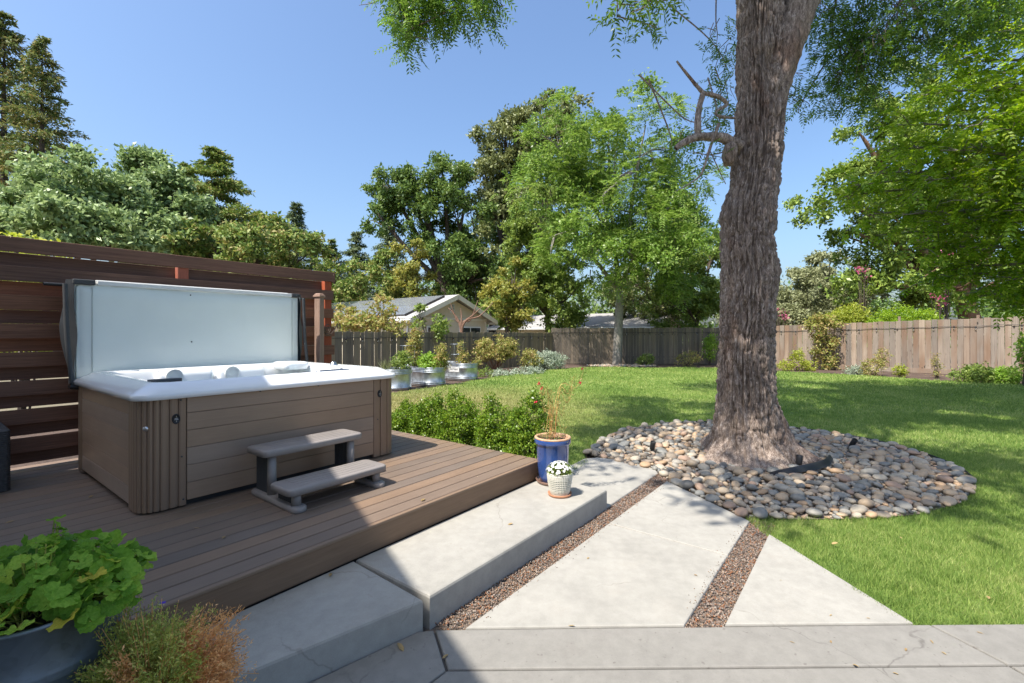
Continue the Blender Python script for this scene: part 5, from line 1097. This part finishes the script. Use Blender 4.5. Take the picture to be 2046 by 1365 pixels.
tree('yellowing_tree', at(828, 665, 33)[:2], 'small tree with yellow autumn leaves right of the conifers', [bp(828, 500, 33, 24, 30), bp(835, 545, 33, 30, 40), bp(822, 590, 33, 30, 30)], 'autumn', 130, 26, .2, .17, 77, rad=.14)
tree('bay_tree', at(1100, 665, 29)[:2], 'dense evergreen behind the fence corner', [bp(1085, 430, 29, 60, 62), bp(1060, 500, 29, 55, 60), bp(1110, 520, 29, 60, 75), bp(1060, 580, 28.5, 58, 60), bp(1130, 600, 28.5, 48, 60), bp(1010, 610, 28, 42, 46)], 'midgreen', 800, 32, .2, .15, 78, rad=.22, bark='bark_dark')
tree('yellowing_tree', at(1010, 665, 27)[:2], 'yellow green shrubby tree right of the cream house', [bp(1000, 600, 27, 36, 42), bp(1028, 560, 27, 30, 42), bp(1040, 620, 26.6, 32, 32)], 'autumn', 210, 26, .16, .13, 79, rad=.12)
tree('screening_tree', at(1330, 665, 32)[:2], 'olive brown tree behind the fence tree', [bp(1270, 560, 32, 60, 62), bp(1330, 530, 32, 60, 60), bp(1290, 610, 31, 70, 36), bp(1345, 450, 33, 62, 70)], 'oak_brown', 460, 30, .26, .18, 80, rad=.25)
tree('screening_tree', at(1390, 665, 28)[:2], 'fresh green tree behind the shaded fence left of the trunk', [bp(1380, 560, 28, 52, 55), bp(1415, 600, 28, 50, 50), bp(1350, 612, 27.5, 52, 40), bp(1420, 520, 29, 40, 40)], 'midgreen', 460, 30, .2, .15, 81, rad=.2)
def fence_tree():
    r = np.random.default_rng(82); b = np.array((5.45, 24.3, -.1)); e = empty('fence_tree', b); tag(e, 'feathery light green tree growing in front of the back fence', 'tree')
    g = lambda px, py, Y: at(px, py, Y)-b
    it = [(smooth_path([(0, 0, 0), g(1236, 650, 24.3), g(1238, 600, 24.3), g(1236, 575, 24.3)], 6), np.linspace(.25, .17, 19))]
    forks = [[(1236, 580, 24.3), (1205, 540, 24), (1160, 480, 23.5), (1130, 420, 23)], [(1237, 578, 24.3), (1265, 520, 24.4), (1310, 440, 24.6), (1350, 380, 24.8)], [(1236, 575, 24.3), (1228, 480, 24.3), (1218, 380, 24.1), (1216, 260, 23.8)], [(1228, 480, 24.3), (1180, 400, 24), (1140, 320, 23.6), (1110, 290, 23.4)], [(1265, 520, 24.4), (1260, 430, 24), (1275, 330, 23.4), (1290, 250, 23.2)], [(1218, 400, 24.1), (1235, 360, 23.0), (1262, 345, 22.4), (1210, 385, 22.0), (1205, 410, 21.8)]]
    for f in forks: it.append((smooth_path([g(*q) for q in f], 6), np.linspace(.14, .03, 6*(len(f)-1)+1)))
    blobs = [bp(1215, 250, 23.8, 110, 70), bp(1130, 300, 23.6, 90, 66), bp(1300, 300, 23.8, 88, 78), bp(1360, 370, 24.2, 62, 72), bp(1100, 380, 23.8, 70, 70), bp(1230, 350, 22.6, 120, 80), bp(1160, 440, 23.6, 95, 66), bp(1310, 440, 24, 92, 60), bp(1240, 480, 24.4, 110, 56), bp(1355, 460, 24.6, 60, 50), bp(1180, 540, 24, 80, 40), bp(1300, 560, 24.5, 70, 34), bp(1110, 470, 22.2, 70, 48), bp(1185, 505, 22, 80, 44), bp(1265, 515, 22, 80, 44), bp(1345, 500, 22.3, 66, 44), bp(1240, 420, 23, 110, 60)]
    bl = [(c-b, R) for c, R in blobs]; P, O, c = clump_points(bl, 760, 7, .24, r, .5, .75); n = len(P); D = unit(r.normal(0, .8, (n, 3))+O*.9+[0, 0, .25])
    V1, F1 = frond_leaves(P, D, .62, 12, .20, .30, r, .4); P2, O2, _ = clump_points(bl, 900, 26, .22, r, .3, .8); m_ = len(P2)
    V2, F2 = leaf_quads(P2, unit(r.normal(0, 1, (m_, 3))), unit(r.normal(0, .7, (m_, 3))+[0, 0, .6]), r.uniform(.12, .22, m_), .085)
    V, F = join_vf([(V1, F1), (V2, F2)]); link('crown', mesh_np('crown', V, F, LM['pistache']), None, e)
    for q in c[r.choice(len(c), 70, replace=False)]:
        j = int(np.argmin([np.linalg.norm(x[0]-q) for x in bl])); it.append((smooth_path([bl[j][0], (bl[j][0]+q)/2+r.normal(0, .15, 3), q], 3), np.linspace(.035, .008, 7)))
    link('trunk', tubes_me('trunk', it, M['bark_grey'], 9), None, e)
fence_tree()
# right hand side
tree('oak_tree', at(1955, 640, 25)[:2], 'bright domed oak with a reddish trunk behind the right fence', [bp(1700, 400, 24, 92, 62), bp(1740, 300, 24, 78, 72), bp(1790, 220, 24.5, 70, 66), bp(1800, 350, 23.5, 95, 95), bp(1740, 480, 24, 72, 56), bp(1820, 470, 23.5, 90, 80), bp(1900, 300, 25, 110, 120), bp(1930, 450, 24.5, 110, 100), bp(1800, 570, 24, 90, 56), bp(1900, 575, 24, 90, 50), bp(2020, 380, 25, 80, 160), bp(1720, 560, 24.5, 50, 46), bp(2000, 560, 25, 90, 60), bp(1860, 400, 25.5, 90, 90)], 'brightoak', 1400, 34, .25, .16, 83, bark='bark_red', rad=.48, shell=.45, kz=.45)
tree('olive_tree', at(1640, 665, 31)[:2], 'grey green olive tree behind the right fence', [bp(1655, 545, 31, 52, 50), bp(1610, 585, 31, 56, 42), bp(1680, 600, 30, 50, 40), bp(1590, 625, 30, 50, 26)], 'olive', 460, 32, .2, .15, 84, rad=.2)
tree('olive_tree', at(1572, 665, 36)[:2], 'distant low tree just right of the trunk', [bp(1570, 600, 36, 40, 46), bp(1600, 620, 36, 50, 40), bp(1500, 610, 36, 60, 50)], 'olive', 200, 28, .22, .17, 85, rad=.18)
bushy('mounded_shrub', 1805, 640, 21.4, 'bright lime mounded shrub spilling over the right fence', [((0, 0, 2.25), (1.45, .8, .72)), ((-.8, 0, 2.0), (.9, .6, .5)), ((.9, 0, 2.2), (.8, .6, .55))], 'lime', 330, 22, .09, .11, 86, .4, 'shrub', rad=.02)
bushy('mounded_shrub', 1680, 640, 23.0, 'yellow green shrub over the fence behind the climber', [((0, 0, 2.2), (1.1, .7, .65)), ((.5, 0, 2.6), (.7, .6, .5)), ((-.7, .2, 2.1), (.6, .5, .5))], 'yellowgreen', 260, 20, .1, .12, 87, .45, 'shrub', rad=.02)
for px, py, Y, lab in ((1722, 535, 22.9, 'pink blossom cluster in the oak left side'), (1890, 510, 22.6, 'pink blossom cluster in the middle of the oak'), (1556, 622, 27, 'magenta flower cluster just right of the trunk'), (1872, 590, 22.4, 'pale pink blossom cluster above the mounded shrub')):
    bushy('crape_myrtle', px, py, Y, lab, [((0, 0, EYE+(665-py)/FPX*Y), (.26, .2, .2)), ((.25, 0, EYE+(665-py)/FPX*Y-.3), (.16, .16, .14))], 'pink_petal', 11, 8, .09, .09, px, .7, 'flowering shrub', stems=10, rad=.02)
def lime_tree():
    """the near tree at the right edge: tiers of long branches reaching left"""
    r = np.random.default_rng(88); b = np.array((16.6, 11.6, -.1)); e = empty('lime_leaved_tree', b); tag(e, 'lime green tree with layered branches filling the right edge', 'tree'); it = [([(0, 0, 0), (0, -.1, 3), (-.3, -.3, 6), (-.6, -.3, 9.5)], [.28, .22, .17, .06])]; Ps, Ds = [], []
    tips = [(1690, 392, 12.2), (1700, 372, 11.6), (1745, 345, 11.2), (1712, 430, 11.8), (1760, 300, 11.4), (1800, 250, 11.2), (1840, 190, 11), (1880, 130, 11), (1900, 80, 10.8), (1925, 30, 10.6), (1960, -40, 10.4), (1750, 470, 12), (1800, 430, 11.2), (1850, 360, 10.6), (1880, 300, 10.4), (1830, 500, 11.6), (1880, 450, 10.8), (1920, 400, 10.2), (1940, 250, 10), (1970, 180, 10), (1900, 540, 11.6), (1950, 500, 10.8), (1980, 440, 10.2), (2000, 340, 9.8), (2010, 260, 9.6), (1850, 560, 12), (1960, 590, 11.6), (2010, 560, 11), (2040, 500, 10.4), (2030, 420, 9.8), (2050, 120, 9.6), (2000, 60, 10), (2060, 330, 9.4), (2080, 600, 11), (1990, 620, 12), (2090, 220, 9.4), (2080, 0, 9.8), (1820, 330, 12), (1870, 230, 12), (1930, 150, 11.6)]
    for px, py, Y in tips:
        q = at(px, py, Y)-b; z0 = max(1.6, min(9, q[2]-r.uniform(.2, 1.0))); a0 = np.array((-.3*z0/6, -.2, z0)); p = smooth_path([a0, a0*.6+q*.4+[0, 0, .35], a0*.2+q*.8+[0, 0, .2], q], 6); it.append((p, np.linspace(.07, .010, len(p))))
        for _ in range(22):
            u = r.uniform(.3, 1.0); c = p[min(int(u*(len(p)-1)), len(p)-1)]; tw = c+unit(r.normal(0, 1, 3)*[1, 1, .35]+unit(q-a0)*.7)*r.uniform(.25, .8); it.append(([c, (c+tw)/2+[0, 0, .05], tw], [.014, .01, .004])); m_ = 8
            f = np.linspace(.25, 1, m_)[:, None]; Ps.append(c*(1-f)+tw*f+r.normal(0, .09, (m_, 3))*[1, 1, .5]); Ds.append(unit(np.tile(tw-c, (m_, 1))+r.normal(0, .6, (m_, 3))))
    P, D = np.concatenate(Ps), np.concatenate(Ds); D[:, 2] = D[:, 2]*.9+.1; D += r.normal(0, .45, D.shape); V, F = frond_leaves(P, D, .30, 8, .125, .50, r, .45)
    link('crown', mesh_np('crown', V, F, LM['lime']), None, e); link('trunk', tubes_me('trunk', it, M['bark_grey'], 6), None, e)
lime_tree()
# ------------- crown of the big shade tree: sprays that droop into view and the high canopy above
def big_crown():
    r = np.random.default_rng(90); b = np.array((TRUNK[0], TRUNK[1], 0)); it = []; Ps, Ds = [], []
    def spray(px, py, Y, rx, ry, n, rd=.5):
        n = int(n*1.6); c = at(px, py, Y)-b; k = Y/FPX; q = r.normal(0, 1, (n, 3)); q = unit(q)*r.random((n, 1))**.4; P = c+q*[rx*k, rd, ry*k]; Ps.append(P); Ds.append(unit(r.normal(0, .75, (n, 3))+[0, 0, -.45])); root = c+[0, 0, ry*k*.7]
        sd = r.normal(0, .25, 3)*[1, 1, 0]; it.append((smooth_path([c+[0, 0, ry*k+.55]+sd*2, c+[0, 0, ry*k*.6+.1]+sd*.6, c+r.normal(0, .05, 3), c-[0, 0, ry*k*.6]+sd*.4], 5), np.linspace(.013, .003, 16)))
        for j in r.choice(n, max(3, n//9), replace=False): it.append((smooth_path([root+r.normal(0, .1, 3), (root+P[j])/2+r.normal(0, .06, 3), P[j]], 4), np.linspace(.007, .0025, 9)))
    for a in ((820, 2, 5.6, 36, 60, 85), (868, 14, 5.6, 38, 46, 72), (812, 66, 5.5, 22, 26, 30), (905, 0, 5.5, 40, 46, 60), (965, -10, 5.4, 32, 46, 48), (982, 5, 5.5, 16, 26, 18), (795, 8, 5.7, 18, 40, 22), (755, -12, 5.7, 12, 14, 6), (1240, 5, 4.3, 38, 26, 14), (1290, 18, 4.3, 34, 26, 14), (1330, -10, 4.3, 40, 20, 10),
              (1430, 75, 7.2, 20, 36, 12), (1450, 120, 7.4, 22, 60, 26), (1445, 190, 7.4, 26, 40, 22), (1440, 240, 7.2, 24, 30, 18), (1395, 262, 6.5, 20, 22, 9), (1420, 318, 6.2, 16, 26, 9), (1590, 180, 7.4, 20, 30, 16), (1595, 215, 7.4, 16, 26, 12),
              (1660, 60, 7.2, 45, 60, 70), (1720, 40, 7.0, 60, 60, 95), (1690, 120, 7.2, 55, 50, 85), (1670, 180, 7.2, 40, 46, 46), (1740, 120, 6.8, 50, 60, 80), (1790, 50, 6.6, 60, 70, 95), (1735, 190, 7, 36, 46, 46), (1860, 40, 6.4, 70, 60, 80), (1820, 120, 6.6, 50, 44, 45), (1930, 20, 6.2, 70, 40, 60), (2010, 20, 6, 60, 40, 50), (1990, -20, 5.6, 80, 40, 50), (1640, 10, 7.2, 35, 40, 34), (1350, 290, 6.6, 22, 20, 8)):
        spray(*a)
    P, D = np.concatenate(Ps), np.concatenate(Ds); V1, F1 = frond_leaves(P, D, .25, 12, .078, .30, r, .2)
    # high canopy: stays above the line of sight, throws the dappled shade
    bl = [((-.6, 2.7, 10.2), (1.0, 1.0, .8)), ((.2, 3.4, 10.4), (1.1, 1.0, .8)), ((1.0, 4.2, 10.6), (1.1, 1.0, .8)), ((-1.0, 2.2, 10.0), (.9, .9, .7)), ((-.8, 4.6, 11.6), (2.6, 2.0, 1.3)), ((1.6, 5.2, 12), (2.6, 2.2, 1.5)), ((3.4, 7.0, 12.6), (2.8, 2.6, 1.7)), ((6.0, 7.2, 11.2), (2.4, 2.2, 1.5)), ((5.9, 3.6, 9.8), (1.8, 1.8, 1.0)), ((1.0, 3.0, 10.0), (1.9, 1.6, .9)), ((-1.85, 1.7, 7.6), (.75, .75, .5)), ((-1.75, 1.8, 8.0), (.8, .7, .4)), ((-1.6, 1.5, 7.4), (.7, .7, .4)), ((-2.2, 2.5, 7.9), (.6, .6, .4)), ((2.2, 9.0, 13.6), (2.6, 1.8, 1.4)), ((3.6, 5.0, 11.4), (2.0, 1.6, 1.0)), ((4.8, 5.8, 11.8), (2.0, 1.6, 1.0)), ((.6, 1.6, 9.6), (1.3, 1.4, .7)), ((6.8, 9.2, 12.2), (2.2, 1.6, 1.3)), ((-2.6, 6.0, 11.6), (1.6, 1.6, 1.0)), ((7.6, 5.4, 10.2), (1.8, 1.8, 1.0))]
    bl = [(np.array(c)-b, R) for c, R in bl]
    keep = lambda P: (P[:, 2]+0 > EYE+.80*np.maximum(P[:, 1]+b[1], .1)+.25)
    V2, F2, c = blob_leaves(bl, 1650, 30, .22, .20, r, .45, .3, .6, keep, .75)
    V, F = join_vf([(V1, F1), (V2, F2)]); link('crown', mesh_np('crown', V, F, LM['canopy']), None, BIG)
    for q in c[r.choice(len(c), 120, replace=False)]:
        if q[2] < EYE+.8*max(q[1]+b[1], .1)+.3: continue
        j = int(np.argmin([np.linalg.norm(x[0]-q) for x in bl])); it.append((smooth_path([bl[j][0]*.85, (bl[j][0]+q)/2+r.normal(0, .2, 3), q], 3), np.linspace(.05, .01, 7)))
    link('twigs', tubes_me('twigs', it, M['bark'], 5), None, BIG)['kind'] = 'stuff'
big_crown()
# more trees behind the left fence and a bare one by the house
tree('garden_shrub', at(700, 665, 17.2)[:2], 'leafy yellow green shrubs behind the left fence', [bp(690, 650, 17.2, 46, 26), bp(760, 625, 17.4, 26, 36), bp(790, 650, 17.4, 40, 20), bp(735, 655, 17, 40, 20)], 'olive_dry', 170, 14, .12, .11, 92, rad=.05, shell=.2)
tree('garden_shrub', at(858, 665, 18.6)[:2], 'sparse green shrub before the cream house wall', [bp(848, 645, 18.6, 14, 18), bp(875, 655, 18.6, 18, 14), bp(838, 628, 18.6, 8, 12)], 'midgreen', 60, 12, .1, .10, 93, rad=.04, shell=.2)
e = empty('bare_shrub', (*at(922, 665, 19.8)[:2], -.1)); tag(e, 'leafless brown shrub in front of the gable', 'shrub'); o_ = np.array((*at(922, 665, 19.8)[:2], -.1))
it_ = [(smooth_path([(0, 0, 0)]+[at(x, y, 19.8)-o_ for x, y in pl], 4), np.linspace(.06, .012, 4*len(pl)+1)) for pl in ([(920, 655), (905, 625), (895, 615)], [(922, 655), (922, 630), (920, 615)], [(924, 655), (945, 630), (965, 612)], [(921, 655), (912, 640), (900, 605)], [(925, 650), (958, 632), (985, 605)], [(924, 650), (940, 640), (955, 600)])]
link('branches', tubes_me('branches', it_, M['bark_red'], 6), None, e)
# far backdrop of tree mass to close the gaps under the crowns
def far_wood():
    r = np.random.default_rng(95); bl = [((x, 58+6*math.sin(x*.3), 3.0+1.6*abs(math.sin(x*.37))), (4.5, 3, 3.2+1.6*abs(math.sin(x*.21)))) for x in np.arange(-62, 74, 4.6)]
    V, F, c = blob_leaves(bl, 1300, 26, .6, .6, r, .55, .3)
    tag(link('distant_trees', mesh_np('distant_trees', V, F, LM['oak'])), 'distant belt of trees beyond the houses', 'trees', kind='stuff')
far_wood()
# ================================================================== FALLEN LEAVES
def fallen():
    r = random.Random(6); protos = []
    for q in range(3):
        V = [(-.5, 0, .0), (-.2, .16, .05), (.2, .15, .07), (.5, 0, .02), (.2, -.15, .06), (-.2, -.17, .04), (0, 0, -.01)]; F = [(0, 6, 1), (1, 6, 2), (2, 6, 3), (3, 6, 4), (4, 6, 5), (5, 6, 0)]
        V = [(x, y*(.6+.3*q), z*(.5+.6*q)+.02) for x, y, z in V]; me = bpy.data.meshes.new('fallen_leaf'); me.from_pydata(V, [], F); me.materials.append(LM['fallen']); protos.append(me)
    def put(px, py, z, size, lab, grp):
        d = (EYE-z)*FPX/(py-665); o = link('fallen_leaf', protos[r.randrange(3)], None, None, ((px-1023)/FPX*d, d, z+.002), (r.uniform(-.15, .15), r.uniform(-.15, .15), r.uniform(0, 6.28)), (size, size, size)); tag(o, lab, 'leaf', grp)
    G1, G2, G3, G4 = 'leaves on the deck', 'leaves on the steps', 'leaves on the paving', 'leaves on the lawn'
    for px, py, sz, lab in ((182, 993, .05, 'yellow leaf on the deck left of the hot tub corner'), (393, 1056, .05, 'yellow leaf on the deck in front of the tub corner'), (447, 1075, .045, 'small yellow leaf on the deck between tub and fascia'), (870, 925, .05, 'tan leaf on the deck past the tub shadow'), (845, 1000, .06, 'brown leaf on the sunlit deck near its front edge'), (20, 1044, .05, 'pale leaf on the deck at the far left above the geranium')): put(px, py, .352, sz, lab, G1)
    for px, py, sz, lab in ((660, 1150, .07, 'dried flower head on the shaded angled step'), (875, 1038, .05, 'brown leaf on the step against the deck fascia'), (1020, 1048, .045, 'tan leaf in the middle of the long sunlit step')): put(px, py, .167, sz, lab, G2)
    for px, py, sz, lab in ((1142, 1251, .04, 'brown leaf in the joint below the large path slab'), (1862, 1283, .035, 'pale leaf on the patio at the right'), (800, 1295, .07, 'curled yellow leaf at the foot of the angled step'), (890, 1313, .04, 'tan leaf in the joint of the shaded patio slab'), (1175, 1116, .028, 'tan leaf on the large sunlit path slab'), (1390, 1150, .026, 'tiny leaf on the path slab beside the second gravel joint')): put(px, py, .001, sz, lab, G3)
    for px, py, sz in ((1583, 1284, .028), (1660, 1283, .022), (1810, 1299, .028), (1886, 1306, .025), (1710, 1331, .03), (1790, 1347, .026), (1958, 1265, .03)): put(px, py, .001, sz, 'small brown leaf fragment on the grey patio at the right', G3)
    for px, py, sz in ((1660, 1230, .022), (1735, 1236, .02), (1560, 1160, .018)): put(px, py, .001, sz, 'tiny leaf fragment on the triangular path slab', G3)
    for px, py, sz, lab in ((1668, 1087, .06, 'larger yellow leaf in the grass below the river rocks'), (1800, 1075, .05, 'yellow leaf in the grass right of the larger one'), (1530, 800, .08, 'yellow leaf in the grass behind the trunk'), (1850, 905, .05, 'yellow leaf in the shaded grass right of the rocks'), (1975, 1195, .04, 'brown leaf in the grass near the lower right corner')): put(px, py, .012, sz, lab, G4)
fallen()
